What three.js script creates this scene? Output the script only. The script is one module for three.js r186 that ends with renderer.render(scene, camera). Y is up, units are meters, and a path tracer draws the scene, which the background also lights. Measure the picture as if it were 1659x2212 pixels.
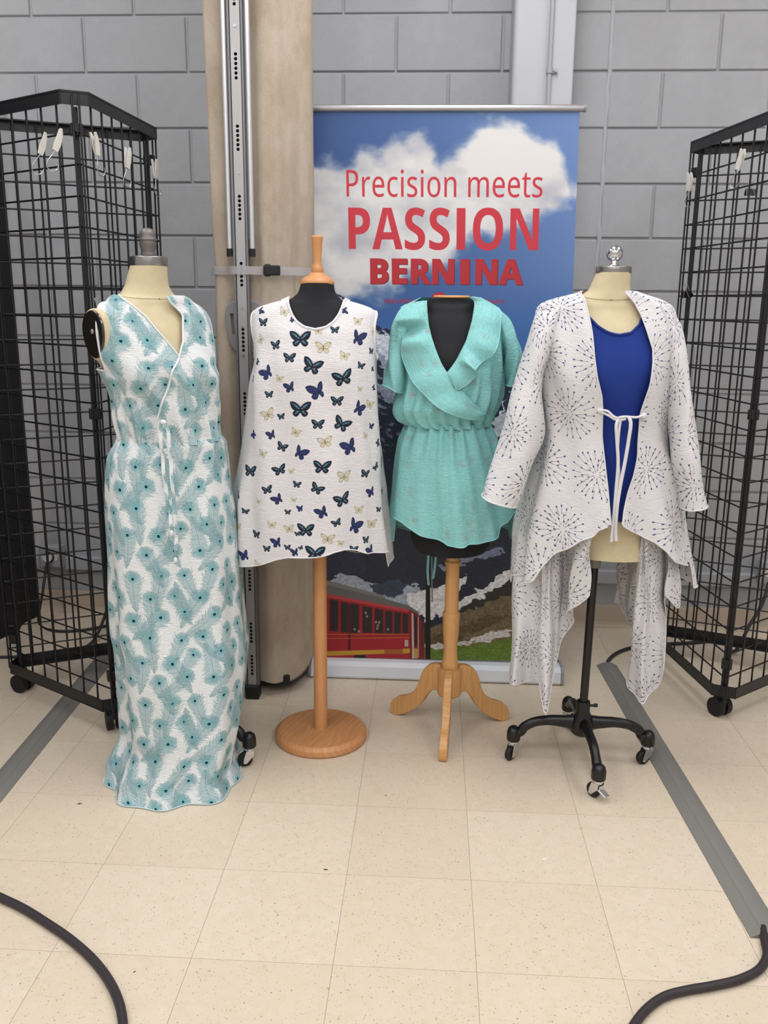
import * as THREE from 'three';
import { RoundedBoxGeometry } from 'three/addons/geometries/RoundedBoxGeometry.js';
import { mergeGeometries } from 'three/addons/utils/BufferGeometryUtils.js';
import { RectAreaLightUniformsLib } from 'three/addons/lights/RectAreaLightUniformsLib.js';

RectAreaLightUniformsLib.init();
const scene = new THREE.Scene();
scene.background = new THREE.Color(0x0b0b0c);
const renderer = new THREE.WebGLRenderer({ antialias: true });
renderer.toneMapping = THREE.LinearToneMapping;
renderer.toneMappingExposure = 1.03;
renderer.shadowMap.enabled = true;

// camera: hand-held phone, pitched 13.4 degrees down, turned 3 degrees to the left
const camera = new THREE.PerspectiveCamera(60.34, 1659 / 2212, 0.05, 40);
{
  const pitch = 0.2337, yaw = -0.0537, roll = 0.0098;
  const fw = new THREE.Vector3(Math.sin(yaw) * Math.cos(pitch), -Math.sin(pitch), -Math.cos(yaw) * Math.cos(pitch));
  const r = new THREE.Vector3(Math.cos(yaw), 0, Math.sin(yaw)), u = new THREE.Vector3().crossVectors(r, fw);
  camera.position.set(-0.1374, 1.3719, 3.6918);
  camera.up.copy(u.multiplyScalar(Math.cos(roll)).addScaledVector(r, -Math.sin(roll)));
  camera.lookAt(camera.position.clone().add(fw));
}
scene.add(camera);

// fluorescent ceiling troffers of the room: [x, z, width, depth]
const CEIL = 3.3, TROFFERS = []; for (const z of [1.4, 3.6, 5.6]) for (const x of [-1.9, -0.1, 1.7]) TROFFERS.push([x, z, 0.6, 1.2]);
for (const [x, z, w, d] of TROFFERS) {
  const l = new THREE.RectAreaLight(0xfdfcff, 7.2, w, d);
  l.position.set(x, CEIL - 0.05, z); l.lookAt(x, 0, z); scene.add(l);
}

// ---------- helpers ----------
const V3 = (x, y, z) => new THREE.Vector3(x, y, z);
function rng(a) { return () => { a = (a + 0x6d2b79f5) | 0; let t = Math.imul(a ^ (a >>> 15), 1 | a); t = (t + Math.imul(t ^ (t >>> 7), 61 | t)) ^ t; return ((t ^ (t >>> 14)) >>> 0) / 4294967296; }; }
const hash = (x, y, z = 0) => { let h = Math.imul(x | 0, 374761393) ^ Math.imul(y | 0, 668265263) ^ Math.imul(z | 0, 1274126177); h = Math.imul(h ^ (h >>> 13), 1274126177); return ((h ^ (h >>> 16)) >>> 0) / 4294967296; };
const sm = (t) => t * t * (3 - 2 * t), lerp = (a, b, t) => a + (b - a) * t, clamp = (v, a = 0, b = 1) => Math.min(b, Math.max(a, v));
const step = (a, b, v) => sm(clamp((v - a) / (b - a)));
function noise(x, y, z = 0, px = 0, py = 0) {      // value noise 0..1, optionally periodic in x and y
  const X = Math.floor(x), Y = Math.floor(y), Z = Math.floor(z), fx = sm(x - X), fy = sm(y - Y), fz = sm(z - Z);
  const w = (v, p) => (p ? ((v % p) + p) % p : v), x0 = w(X, px), x1 = w(X + 1, px), y0 = w(Y, py), y1 = w(Y + 1, py);
  const n = (k) => lerp(lerp(hash(x0, y0, k), hash(x1, y0, k), fx), lerp(hash(x0, y1, k), hash(x1, y1, k), fx), fy);
  return fz ? lerp(n(Z), n(Z + 1), fz) : n(Z);
}
function fbm(x, y, o = 4, z = 0) { let s = 0, a = 0.5, t = 0; for (let i = 0; i < o; i++) { s += a * noise(x, y, z + i * 7); t += a; x *= 2.03; y *= 2.03; a *= 0.5; } return s / t; }
const table = (tab) => (x) => {                    // piecewise linear through [[x, v], ...], any order of x
  const T = tab[0][0] <= tab[tab.length - 1][0] ? tab : [...tab].reverse();
  if (x <= T[0][0]) return T[0][1];
  for (let i = 1; i < T.length; i++) if (x <= T[i][0]) return lerp(T[i - 1][1], T[i][1], (x - T[i - 1][0]) / (T[i][0] - T[i - 1][0] || 1));
  return T[T.length - 1][1];
};
const byY = (pts) => { const t = table(pts.map(([x, y]) => [y, x]).sort((a, b) => a[0] - b[0])); return t; };   // edge x as a function of height
const byX = (pts) => table(pts.map(([x, y]) => [x, y]).sort((a, b) => a[0] - b[0]));

const used = {};
function numbered(name) { const k = (used[name] = (used[name] || 0) + 1); return k === 1 ? name : name + '_' + String(k - 1).padStart(3, '0'); }
const ORG = new Map();                             // world origin of every group
const orgOf = (p) => ORG.get(p) || V3(0, 0, 0);
function shade(o) { o.castShadow = true; o.receiveShadow = true; return o; }
function thing(name, label, category, pos = [0, 0, 0], group) {
  const g = new THREE.Group(); g.name = numbered(name); g.position.set(...pos); ORG.set(g, V3(...pos)); scene.add(g);
  g.userData = { label, category }; if (group) g.userData.group = group;
  return g;
}
function struct(name, pos = [0, 0, 0]) { const g = new THREE.Group(); g.name = name; g.position.set(...pos); ORG.set(g, V3(...pos)); g.userData.kind = 'structure'; scene.add(g); return g; }
function part(name, geo, mat, parent, label) {     // geometry is given in world metres and moved into its parent's frame
  if (Array.isArray(geo)) geo = merge(geo);
  const o = orgOf(parent); geo.translate(-o.x, -o.y, -o.z);
  const m = shade(new THREE.Mesh(geo, mat)); m.name = name; parent.add(m); ORG.set(m, o);
  if (label) m.userData.label = label;
  return m;
}
function piece(name, geo, mat, parent, pos, quat) { // shares a geometry: placed by position
  const o = orgOf(parent), m = shade(new THREE.Mesh(geo, mat)); m.name = name; m.position.set(pos.x - o.x, pos.y - o.y, pos.z - o.z); if (quat) m.quaternion.copy(quat); parent.add(m); return m;
}
function sub(name, parent) { const g = new THREE.Group(); g.name = name; ORG.set(g, orgOf(parent)); parent.add(g); return g; }
function single(name, geo, mat, label, category, pos, group) {
  if (Array.isArray(geo)) geo = merge(geo);
  geo.translate(-pos[0], -pos[1], -pos[2]);
  const m = shade(new THREE.Mesh(geo, mat)); m.name = numbered(name); m.position.set(...pos); ORG.set(m, V3(...pos)); m.userData = { label, category }; if (group) m.userData.group = group; scene.add(m); return m;
}
function merge(list) {
  const out = list.map((g) => { const k = g.index ? g.toNonIndexed() : g; for (const a of Object.keys(k.attributes)) if (!['position', 'normal', 'uv'].includes(a)) k.deleteAttribute(a); return k; });
  return mergeGeometries(out);
}
const box = (x0, x1, y0, y1, z0, z1) => new THREE.BoxGeometry(x1 - x0, y1 - y0, z1 - z0).translate((x0 + x1) / 2, (y0 + y1) / 2, (z0 + z1) / 2);
const rbox = (w, h, d, r = 0.004, s = 2) => new RoundedBoxGeometry(w, h, d, s, r);
const cyl = (x, y0, y1, z, r0, r1 = r0, n = 24) => new THREE.CylinderGeometry(r1, r0, y1 - y0, n).translate(x, (y0 + y1) / 2, z);
const lathe = (pts, x, y, z, n = 40) => new THREE.LatheGeometry(pts.map(([r, h]) => new THREE.Vector2(r, h)), n).translate(x, y, z);
const curve = (pts, closed = false) => new THREE.CatmullRomCurve3(pts.map((p) => (p.isVector3 ? p : V3(...p))), closed, 'centripetal');
const tube = (pts, r, n = 48, k = 8, closed = false) => new THREE.TubeGeometry(curve(pts, closed), n, r, k, closed);
function rod(a, b, r, n = 8) { const d = b.clone().sub(a), g = new THREE.CylinderGeometry(r, r, d.length(), n); g.applyQuaternion(new THREE.Quaternion().setFromUnitVectors(V3(0, 1, 0), d.clone().normalize())); const c = a.clone().add(b).multiplyScalar(0.5); return g.translate(c.x, c.y, c.z); }
function tubeVar(pts, radii, k = 10, n = 40) {      // tube of changing radius with round ends; radii are [rx, ry] or a number
  const c = curve(pts), P = [], I = [], U = []; const up = V3(0, 1, 0);
  const rad = (t) => { const s = t * (radii.length - 1), i = Math.min(radii.length - 2, Math.floor(s)), f = s - i, A = radii[i], B = radii[i + 1]; const a = Array.isArray(A) ? A : [A, A], b = Array.isArray(B) ? B : [B, B]; return [lerp(a[0], b[0], f), lerp(a[1], b[1], f)]; };
  for (let i = 0; i <= n; i++) {
    const t = i / n, p = c.getPoint(t), T = c.getTangent(t), s = V3().crossVectors(T, Math.abs(T.y) > 0.95 ? V3(0, 0, 1) : up).normalize(), w = V3().crossVectors(s, T).normalize(), [a, b] = rad(t);
    for (let j = 0; j <= k; j++) { const h = (j / k) * Math.PI * 2, q = p.clone().addScaledVector(s, a * Math.cos(h)).addScaledVector(w, b * Math.sin(h)); P.push(q.x, q.y, q.z); U.push(j / k * 0.2, t); }
  }
  for (let i = 0; i < n; i++) for (let j = 0; j < k; j++) { const a = i * (k + 1) + j, b = a + k + 1; I.push(a, b, a + 1, b, b + 1, a + 1); }
  for (const [e, fl] of [[0, 1], [n, 0]]) { const p = c.getPoint(e / n), q = P.length / 3; P.push(p.x, p.y, p.z); U.push(0, 0); for (let j = 0; j < k; j++) { const a = e * (k + 1) + j; fl ? I.push(q, a, a + 1) : I.push(q, a + 1, a); } }
  return mesh(P, U, I);
}
function mesh(P, U, I) { const g = new THREE.BufferGeometry(); g.setAttribute('position', new THREE.Float32BufferAttribute(P, 3)); g.setAttribute('uv', new THREE.Float32BufferAttribute(U, 2)); g.setIndex(I); g.computeVertexNormals(); return g; }
function extrude(pts, depth, bevel = 0.002, holes = [], seg = 2) {
  const s = new THREE.Shape(pts.map(([x, y]) => new THREE.Vector2(x, y)));
  for (const h of holes) s.holes.push(new THREE.Path(h.map(([x, y]) => new THREE.Vector2(x, y))));
  return new THREE.ExtrudeGeometry(s, { depth: depth - 2 * bevel, bevelEnabled: bevel > 0, bevelThickness: bevel, bevelSize: bevel, bevelOffset: -bevel, bevelSegments: seg, curveSegments: 10 }).translate(0, 0, bevel);
}
const smoothPts = (pts, n = 6, closed = true) => curve(pts.map(([x, y]) => [x, y, 0]), closed).getPoints(pts.length * n).map((p) => [p.x, p.y]).slice(0, closed ? -1 : undefined);
function sheet(cols, nu, nv, disp) {                // cloth between a row of top points and a row of bottom points: cols = [[top, bottom, mid?], ...]
  const A = curve(cols.map((c) => c[0])), B = curve(cols.map((c) => c[1])), M = cols[0][2] ? curve(cols.map((c) => c[2])) : null, P = [], U = [], I = [], n = cols.length - 1;
  const g = []; let ul = 0;
  for (let i = 0; i <= nu; i++) {
    const s = i / nu, a = A.getPoint(s), b = B.getPoint(s), m = M && M.getPoint(s); const col = []; let len = 0;
    for (let j = 0; j <= nv; j++) {
      const t = j / nv, p = m ? a.clone().multiplyScalar((1 - t) * (1 - t)).addScaledVector(m, 2 * t * (1 - t)).addScaledVector(b, t * t) : a.clone().lerp(b, t);
      if (disp) disp(p, s, t); col.push(p);
    }
    if (i) { let k = 0; for (let j = 0; j <= nv; j++) k += col[j].distanceTo(g[i - 1][j]); ul += k / (nv + 1); }
    for (let j = 0; j <= nv; j++) { if (j) len += col[j].distanceTo(col[j - 1]); P.push(col[j].x, col[j].y, col[j].z); U.push(ul, -len); }
    g.push(col);
  }
  for (let i = 0; i < nu; i++) for (let j = 0; j < nv; j++) { const a = i * (nv + 1) + j, b = a + nv + 1; I.push(a, a + 1, b, b, a + 1, b + 1); }
  const geo = mesh(P, U, I); geo.userData.edge = g.map((c) => c[nv]); geo.userData.top = g.map((c) => c[0]); geo.userData.sides = [g[0], g[nu]]; return geo;
}
// A Form is a body or garment described by horizontal rings: rows of {y, cx, cz, a (half width), f (front depth), b (back depth)}; th = 0 is its front, + to the viewer's right
class Form {
  constructor(rows, yaw = 0) { this.r = rows; this.n = rows.length - 1; this.c = Math.cos(yaw); this.s = Math.sin(yaw); }
  row(t) {
    const i = Math.min(this.n - 1, Math.max(0, Math.floor(t))), f = t - i, g = (k) => this.r[clamp(k, 0, this.n)], o = {};
    const A = g(i - 1), B = g(i), C = g(i + 1), D = g(i + 2);
    for (const k of ['y', 'cx', 'cz', 'a', 'f', 'b', 'p']) o[k] = 0.5 * (2 * B[k] + (C[k] - A[k]) * f + (2 * A[k] - 5 * B[k] + 4 * C[k] - D[k]) * f * f + (3 * B[k] - A[k] - 3 * C[k] + D[k]) * f * f * f);
    return o;
  }
  at(th, t, off = 0, row) { const o = row || this.row(t), e = 2 / (o.p || 2), S0 = Math.sin(th), C0 = Math.cos(th), S = e === 1 ? S0 : Math.sign(S0) * Math.pow(Math.abs(S0), e), C = e === 1 ? C0 : Math.sign(C0) * Math.pow(Math.abs(C0), e), lx = (o.a + off) * S, lz = ((C > 0 ? o.f : o.b) + off) * C; return V3(o.cx + lx * this.c + lz * this.s, o.y, o.cz - lx * this.s + lz * this.c); }
  tAt(y) { const k = Math.round(y * 2000); this.tc = this.tc || {}; if (k in this.tc) return this.tc[k]; let best = 0, e = 9; for (let i = 0; i <= this.n * 40; i++) { const d = Math.abs(this.row(i / 40).y - y); if (d < e) { e = d; best = i / 40; } } return (this.tc[k] = best); }
  surface({ th0 = -Math.PI, th1 = Math.PI, nu = 120, t0 = 0, t1 = this.n, nv = 100, off = 0, disp, vIsY = false }) {
    const P = [], U = [], Q = [], I = [], G = [], G0 = [];
    const offs = typeof off === 'function' ? off : () => off;
    for (let j = 0; j <= nv; j++) { const t = lerp(t0, t1, j / nv), row = this.row(t), R = [], R0 = []; for (let i = 0; i <= nu; i++) { const th = lerp(th0, th1, i / nu); const p = this.at(th, t, offs(th, t, row.y), row); R0.push(p.clone()); if (disp) disp(p, th, t, row); R.push(p); } G.push(R); G0.push(R0); }
    let iz = 0; for (let i = 0; i <= nu; i++) if (Math.abs(lerp(th0, th1, i / nu)) < Math.abs(lerp(th0, th1, iz / nu))) iz = i;
    const vl = new Array(nu + 1).fill(0);
    for (let j = 0; j <= nv; j++) {
      const u = [0]; for (let i = 1; i <= nu; i++) u[i] = u[i - 1] + G0[j][i].distanceTo(G0[j][i - 1]);
      for (let i = 0; i <= nu; i++) { if (j) vl[i] -= G[j][i].distanceTo(G[j - 1][i]); const p = G[j][i]; P.push(p.x, p.y, p.z); U.push(u[i] - u[iz], vIsY ? p.y : vl[iz] * 0.5 + vl[i] * 0.5); Q.push(lerp(th0, th1, i / nu), lerp(t0, t1, j / nv)); }
    }
    for (let j = 0; j < nv; j++) for (let i = 0; i < nu; i++) { const a = j * (nu + 1) + i, b = a + nu + 1; I.push(a, b, a + 1, b, b + 1, a + 1); }
    const g = mesh(P, U, I); g.setAttribute('q', new THREE.Float32BufferAttribute(Q, 2));
    if (Math.abs(th1 - th0 - Math.PI * 2) < 1e-6) { const N = g.attributes.normal; for (let j = 0; j <= nv; j++) { const a = j * (nu + 1), b = a + nu, n = V3(N.getX(a) + N.getX(b), N.getY(a) + N.getY(b), N.getZ(a) + N.getZ(b)).normalize(); N.setXYZ(a, n.x, n.y, n.z); N.setXYZ(b, n.x, n.y, n.z); } }
    return g;
  }
}
function clip(geo, fn) {                            // keeps where fn >= 0 and cuts the triangles on the line; collects the cut as edge polylines
  const g = geo.index ? geo.toNonIndexed() : geo, names = Object.keys(g.attributes), src = names.map((k) => g.attributes[k]), out = names.map(() => []), seg = [];
  const P = g.attributes.position, Q = g.attributes.q, val = (i) => fn(P.getX(i), P.getY(i), P.getZ(i), Q ? Q.getX(i) : 0, Q ? Q.getY(i) : 0);
  const get = (i) => src.map((a) => Array.from(a.array.slice(i * a.itemSize, (i + 1) * a.itemSize)));
  const mix = (A, B, t) => A.map((v, k) => v.map((x, j) => lerp(x, B[k][j], t))), put = (v) => v.forEach((x, k) => out[k].push(...x)), pi = names.indexOf('position'), qi = names.indexOf('q');
  for (let i = 0; i < P.count; i += 3) {
    const v = [val(i), val(i + 1), val(i + 2)], k = v.filter((x) => x >= 0).length;
    if (!k) continue;
    const A = [get(i), get(i + 1), get(i + 2)];
    if (k === 3) { A.forEach(put); continue; }
    const L = [], cut = [];
    for (let e = 0; e < 3; e++) { const f = (e + 1) % 3; if (v[e] >= 0) L.push(A[e]); if ((v[e] >= 0) !== (v[f] >= 0)) { const m = mix(A[e], A[f], v[e] / (v[e] - v[f])); L.push(m); cut.push(qi < 0 ? m[pi] : [...m[pi], ...m[qi]]); } }
    for (let e = 1; e + 1 < L.length; e++) { put(L[0]); put(L[e]); put(L[e + 1]); }
    if (cut.length === 2) seg.push(cut);
  }
  const r = new THREE.BufferGeometry(); names.forEach((k, n) => r.setAttribute(k, new THREE.Float32BufferAttribute(out[n], src[n].itemSize)));
  const old = [];
  for (const e of geo.userData.edges || []) { let cur = []; for (const p of e) { if (fn(p[0], p[1], p[2], p[3] || 0, p[4] || 0) >= -0.002) cur.push(p); else { if (cur.length > 1) old.push(cur); cur = []; } } if (cur.length > 1) old.push(cur); }
  r.userData.edges = [...old, ...chain(seg)]; return r;
}
function chain(seg) {
  const key = (p) => p.slice(0, 3).map((v) => Math.round(v * 20000)).join(), M = new Map();
  seg.forEach((s, i) => s.forEach((p) => { const k = key(p); if (!M.has(k)) M.set(k, []); M.get(k).push(i); }));
  const seen = new Set(), res = [];
  const walk = (i, p) => { const o = []; for (;;) { const n = (M.get(key(p)) || []).find((j) => !seen.has(j)); if (n === undefined) return o; seen.add(n); const s = seg[n]; p = key(s[0]) === key(p) ? s[1] : s[0]; o.push(p); } };
  for (let i = 0; i < seg.length; i++) { if (seen.has(i)) continue; seen.add(i); const a = walk(i, seg[i][1]), b = walk(i, seg[i][0]); res.push([...b.reverse(), seg[i][0], seg[i][1], ...a]); }
  return res;
}
function hem(edges, r, min = 0.03, gap = 0.008) {   // rolled hem along cut edges
  const out = [];
  for (const e of edges) {
    const pts = []; let L = 0;
    e.forEach((p, i) => { const q = p.isVector3 ? p : V3(p[0], p[1], p[2]); if (!pts.length || q.distanceTo(pts[pts.length - 1]) > gap) { if (pts.length) L += q.distanceTo(pts[pts.length - 1]); pts.push(q); } });
    if (L < min || pts.length < 3) continue;
    out.push(tube(pts, r, Math.min(400, pts.length * 2), 6));
  }
  return out.length ? merge(out) : new THREE.BufferGeometry();
}
const bare2 = (g) => ({ g: bare(g), e: g.userData.edges });
const bare = (g) => { if (g.attributes.q) g.deleteAttribute('q'); return g; };

// ---------- textures ----------
function canvasTex(w, h, draw, mw, mh, srgb = true) {
  const c = document.createElement('canvas'); c.width = w; c.height = h; draw(c.getContext('2d'), w, h);
  const t = new THREE.CanvasTexture(c); t.wrapS = t.wrapT = THREE.RepeatWrapping; if (srgb) t.colorSpace = THREE.SRGBColorSpace; t.repeat.set(1 / mw, 1 / mh); return t;
}
function dataTex(w, h, fn, mw, mh, srgb = true) {   // fn(x, y) -> [r, g, b] 0..255
  const d = new Uint8Array(w * h * 4);
  for (let y = 0; y < h; y++) for (let x = 0; x < w; x++) { const c = fn(x, y), k = (y * w + x) * 4; d[k] = c[0]; d[k + 1] = c[1]; d[k + 2] = c[2]; d[k + 3] = 255; }
  const t = new THREE.DataTexture(d, w, h); t.magFilter = THREE.LinearFilter; t.minFilter = THREE.LinearFilter; t.wrapS = t.wrapT = THREE.RepeatWrapping; if (srgb) t.colorSpace = THREE.SRGBColorSpace; t.repeat.set(1 / mw, 1 / mh); t.needsUpdate = true; return t;
}
const rgb = (h) => [h >> 16, (h >> 8) & 255, h & 255], mixc = (a, b, t) => [lerp(a[0], b[0], t), lerp(a[1], b[1], t), lerp(a[2], b[2], t)];
const std = (color, roughness = 0.6, extra = {}) => new THREE.MeshStandardMaterial({ color, roughness, side: THREE.DoubleSide, ...extra });

// ---------- materials of the room ----------
const wallBump = dataTex(512, 512, (x, y) => {
  const n = 0.55 * noise(x / 3, y / 3, 0, 171, 171) + 0.3 * noise(x / 9, y / 9, 3, 57, 57) + 0.25 * noise(x / 64, y / 64, 5, 8, 8);
  const pit = noise(x / 5, y / 5, 9, 103, 103); const v = 255 * clamp(0.35 + 0.45 * n - (pit > 0.9 ? (pit - 0.9) * 5 : 0)); return [v, v, v];
}, 0.62, 0.62, false);
const wallTone = dataTex(256, 256, (x, y) => { const n = 0.6 * noise(x / 32, y / 32, 0, 8, 8) + 0.4 * noise(x / 8, y / 8, 2, 32, 32), v = 166 + 9 * (n - 0.5); return [v * 0.99, v, v * 1.018]; }, 0.9, 0.9);
const wallMat = std(0xffffff, 0.62, { map: wallTone, bumpMap: wallBump, bumpScale: 0.0016 });
const trimMat = std(0xa2a5a9, 0.5);
const floorTex = canvasTex(2048, 2048, (c, w, h) => {
  c.fillStyle = '#d9cbb6'; c.fillRect(0, 0, w, h); const r = rng(5);
  for (let i = 0; i < 5200; i++) { c.fillStyle = r() < 0.5 ? 'rgba(226,213,194,.12)' : 'rgba(204,189,167,.1)'; const s = 8 + r() * 26; c.beginPath(); c.ellipse(r() * w, r() * h, s, s * (0.3 + r() * 0.5), r() * 3.14, 0, 6.3); c.fill(); }
  const cols = ['#8a7a66', '#6d6255', '#a8967c', '#5b5148', '#9a8c78', '#b09a80'];
  for (let i = 0; i < 17000; i++) { c.globalAlpha = 0.25 + 0.45 * r(); c.fillStyle = cols[Math.floor(r() * cols.length)]; const s = 1 + r() * r() * 3.6; c.beginPath(); c.ellipse(r() * w, r() * h, s, s * (0.25 + r() * 0.5), r() * 3.14, 0, 6.3); c.fill(); }
  c.globalAlpha = 0.06; c.strokeStyle = '#5a4c3c'; for (let i = 0; i < 46; i++) { c.lineWidth = 1 + r() * 2; const x = r() * w, y = r() * h, a = r() * 6.3, l = 60 + r() * 340; c.beginPath(); c.moveTo(x, y); c.lineTo(x + Math.cos(a) * l, y + Math.sin(a) * l); c.stroke(); }
  c.globalAlpha = 1;
}, 1.2, 1.2);
const floorMats = [0xffffff, 0xfdfcfa, 0xfbf9f7].map((k) => std(k, 0.34, { map: floorTex }));
const jointMat = std(0xa39480, 0.8);

// ---------- floor: 12 inch vinyl tiles ----------
{
  const f = struct('floor');
  part('subfloor', box(-3.4, 3.4, -0.1, -0.0012, -0.3, 6.4), jointMat, f);
  const T = 0.3048, x0 = -0.932, z0 = 1.796, geos = [], r = rng(11), c = new THREE.Vector3();
  for (let k = 0; k < 8; k++) {
    const g = new THREE.BoxGeometry(T - 0.001, 0.006, T - 0.001), uv = g.attributes.uv, p = g.attributes.position, ox = r() * 3, oy = r() * 3, turn = k % 2;
    for (let i = 0; i < uv.count; i++) turn ? uv.setXY(i, p.getZ(i) + ox, p.getX(i) + oy) : uv.setXY(i, p.getX(i) + ox, p.getZ(i) + oy);
    geos.push(g);
  }
  for (let i = -5; i <= 9; i++) for (let j = -6; j <= 4; j++) {
    const x = x0 + (i + 0.5) * T, z = z0 + (j + 0.5) * T; if (z < 0.02) continue;
    piece('floor_tile', geos[(i + 5 + ((j + 6) % 2) * 3 + Math.floor(r() * 8)) % 8], floorMats[Math.floor(r() * 3)], f, c.set(x, -0.003, z));
  }
  // outside the tiled field in view the floor goes on as one sheet
  const rest = [box(-3.4, x0 - 5 * T, -0.006, 0, -0.1, 6.4), box(x0 + 10 * T, 3.4, -0.006, 0, -0.1, 6.4), box(x0 - 5 * T, x0 + 10 * T, -0.006, 0, z0 + 5 * T, 6.4), box(x0 - 5 * T, x0 + 10 * T, -0.006, 0, -0.1, z0 - 6 * T)];
  for (const g of rest) { const uv = g.attributes.uv, p = g.attributes.position; for (let i = 0; i < uv.count; i++) uv.setXY(i, p.getX(i), p.getZ(i)); }
  part('floor_sheet', rest, floorMats[0], f);
}
// ---------- back wall: painted concrete block, 16 by 8 inch, control joint at x = 0.506 ----------
{
  const w = struct('wall_back');
  part('mortar_bed', box(-3.4, 3.4, -0.1, CEIL + 0.1, -0.25, -0.0075), wallMat, w);
  const H = 0.2032, B = 0.4064, r = rng(3), cache = {}, v = new THREE.Vector3();
  const blockGeo = (wd, k) => {
    const key = wd.toFixed(3) + k; if (cache[key]) return cache[key];
    const x = wd / 2, y = H / 2 - 0.0045, e = 0.0035, g = extrude([[-x, -y], [x, -y], [x, y], [-x, y]], 0.05, e, [], 1).translate(0, 0, -0.05), uv = g.attributes.uv;
    for (let i = 0; i < uv.count; i++) uv.setXY(i, uv.getX(i) + k * 0.37, uv.getY(i) + k * 0.21);
    return (cache[key] = g);
  };
  for (let row = 0; row < 15; row++) {
    const cuts = []; const off = row % 2 ? 0 : H;
    for (let x = 0.506 - 7 * B + off; x < 2.4; x += B) cuts.push(x);
    if (!row % 2 || off) cuts.push(0.506);
    cuts.sort((a, b) => a - b);
    for (let i = 0; i + 1 < cuts.length; i++) {
      const a = cuts[i], b = cuts[i + 1]; if (b - a < 0.05) continue;
      piece('concrete_block', blockGeo(b - a - 0.0095, Math.floor(r() * 5)), wallMat, w, v.set((a + b) / 2, (row + 0.5) * H, (r() - 0.5) * 0.003));
    }
  }
  const jp = []; for (let i = 0; i <= 90; i++) jp.push([0.506 + (noise(i * 0.6, 3) - 0.5) * 0.008, i * 0.0335, -0.0035 + (noise(i * 0.9, 7) - 0.5) * 0.004]);
  part('caulk_joint', tubeVar(jp, jp.map((_, i) => [0.0065 + 0.004 * noise(i * 0.5, 1), 0.0055]), 8, 260), std(0xa9adb2, 0.55), w, 'lumpy painted caulk line');
}
// ---------- the rest of the room, outside the frame ----------
part('wall_panel', box(-3.5, -3.4, -0.1, CEIL + 0.1, -0.3, 6.5), std(0xc4c5c6, 0.8), struct('wall_left'));
part('wall_panel', box(3.4, 3.5, -0.1, CEIL + 0.1, -0.3, 6.5), std(0xc4c5c6, 0.8), struct('wall_right'));
part('wall_panel', box(-3.5, 3.5, -0.1, CEIL + 0.1, 6.4, 6.5), std(0xc4c5c6, 0.8), struct('wall_front'));
{
  const c = struct('ceiling'); part('ceiling_slab', box(-3.5, 3.5, CEIL, CEIL + 0.1, -0.3, 6.5), std(0xd8d8d6, 0.9), c);
  const frameM = std(0xe6e6e6, 0.5), glow = std(0xffffff, 0.6, { emissive: 0xfdfcff, emissiveIntensity: 3 });
  TROFFERS.forEach(([x, z, w, d], i) => {
    const t = thing('ceiling_light', 'white fluorescent ceiling panel, ' + ['left', 'middle', 'right'][i % 3] + ' of the row ' + ['nearest the block wall', 'in the middle of the room', 'farthest from the block wall'][Math.floor(i / 3)], 'ceiling light', [x, CEIL, z], 'ceiling panels');
    part('frame', [box(x - w / 2 - 0.03, x + w / 2 + 0.03, CEIL - 0.03, CEIL - 0.001, z - d / 2 - 0.03, z - d / 2), box(x - w / 2 - 0.03, x + w / 2 + 0.03, CEIL - 0.03, CEIL - 0.001, z + d / 2, z + d / 2 + 0.03), box(x - w / 2 - 0.03, x - w / 2, CEIL - 0.03, CEIL - 0.001, z - d / 2, z + d / 2), box(x + w / 2, x + w / 2 + 0.03, CEIL - 0.03, CEIL - 0.001, z - d / 2, z + d / 2)], frameM, t);
    part('diffuser', box(x - w / 2, x + w / 2, CEIL - 0.018, CEIL - 0.008, z - d / 2, z + d / 2), glow, t);
  });
}
// ---------- baseboard, raceway, column ----------
{
  const b = struct('baseboard_back');
  const prof = [[0, 0], [0.02, 0], [0.017, 0.004], [0.01, 0.012], [0.006, 0.024], [0.005, 0.09], [0.003, 0.098], [0, 0.1]];
  const g = new THREE.ExtrudeGeometry(new THREE.Shape(prof.map(([z, y]) => new THREE.Vector2(-z, y))), { depth: 6.8, bevelEnabled: false }).rotateY(Math.PI / 2).translate(-3.4, 0.0005, 0.0025);
  part('cove_base', g, std(0xb7a794, 0.55), b);
  const t = struct('trim_1');
  const rp = [[0, 0.203], [0.03, 0.203], [0.036, 0.209], [0.036, 0.259], [0.03, 0.265], [0, 0.265]];
  part('raceway', new THREE.ExtrudeGeometry(new THREE.Shape(rp.map(([z, y]) => new THREE.Vector2(-z, y))), { depth: 6.8, bevelEnabled: false }).rotateY(Math.PI / 2).translate(-3.4, 0, 0.002), trimMat, t);
  const col = struct('trim_2');
  const sh = new THREE.Shape(); const x0 = 0.128, x1 = 0.352, z0 = 0.004, z1 = 0.15, R = 0.022;
  sh.moveTo(x0, -z0); sh.lineTo(x0, -(z1 - R)); sh.quadraticCurveTo(x0, -z1, x0 + R, -z1); sh.lineTo(x1 - 0.012, -z1); sh.quadraticCurveTo(x1, -z1, x1, -(z1 - 0.012)); sh.lineTo(x1, -z0); sh.closePath();
  part('steel_column', new THREE.ExtrudeGeometry(sh, { depth: CEIL, bevelEnabled: false, curveSegments: 10 }).rotateX(-Math.PI / 2).scale(1, 1, 1), std(0xbfc1c6, 0.5), col);
}
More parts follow.
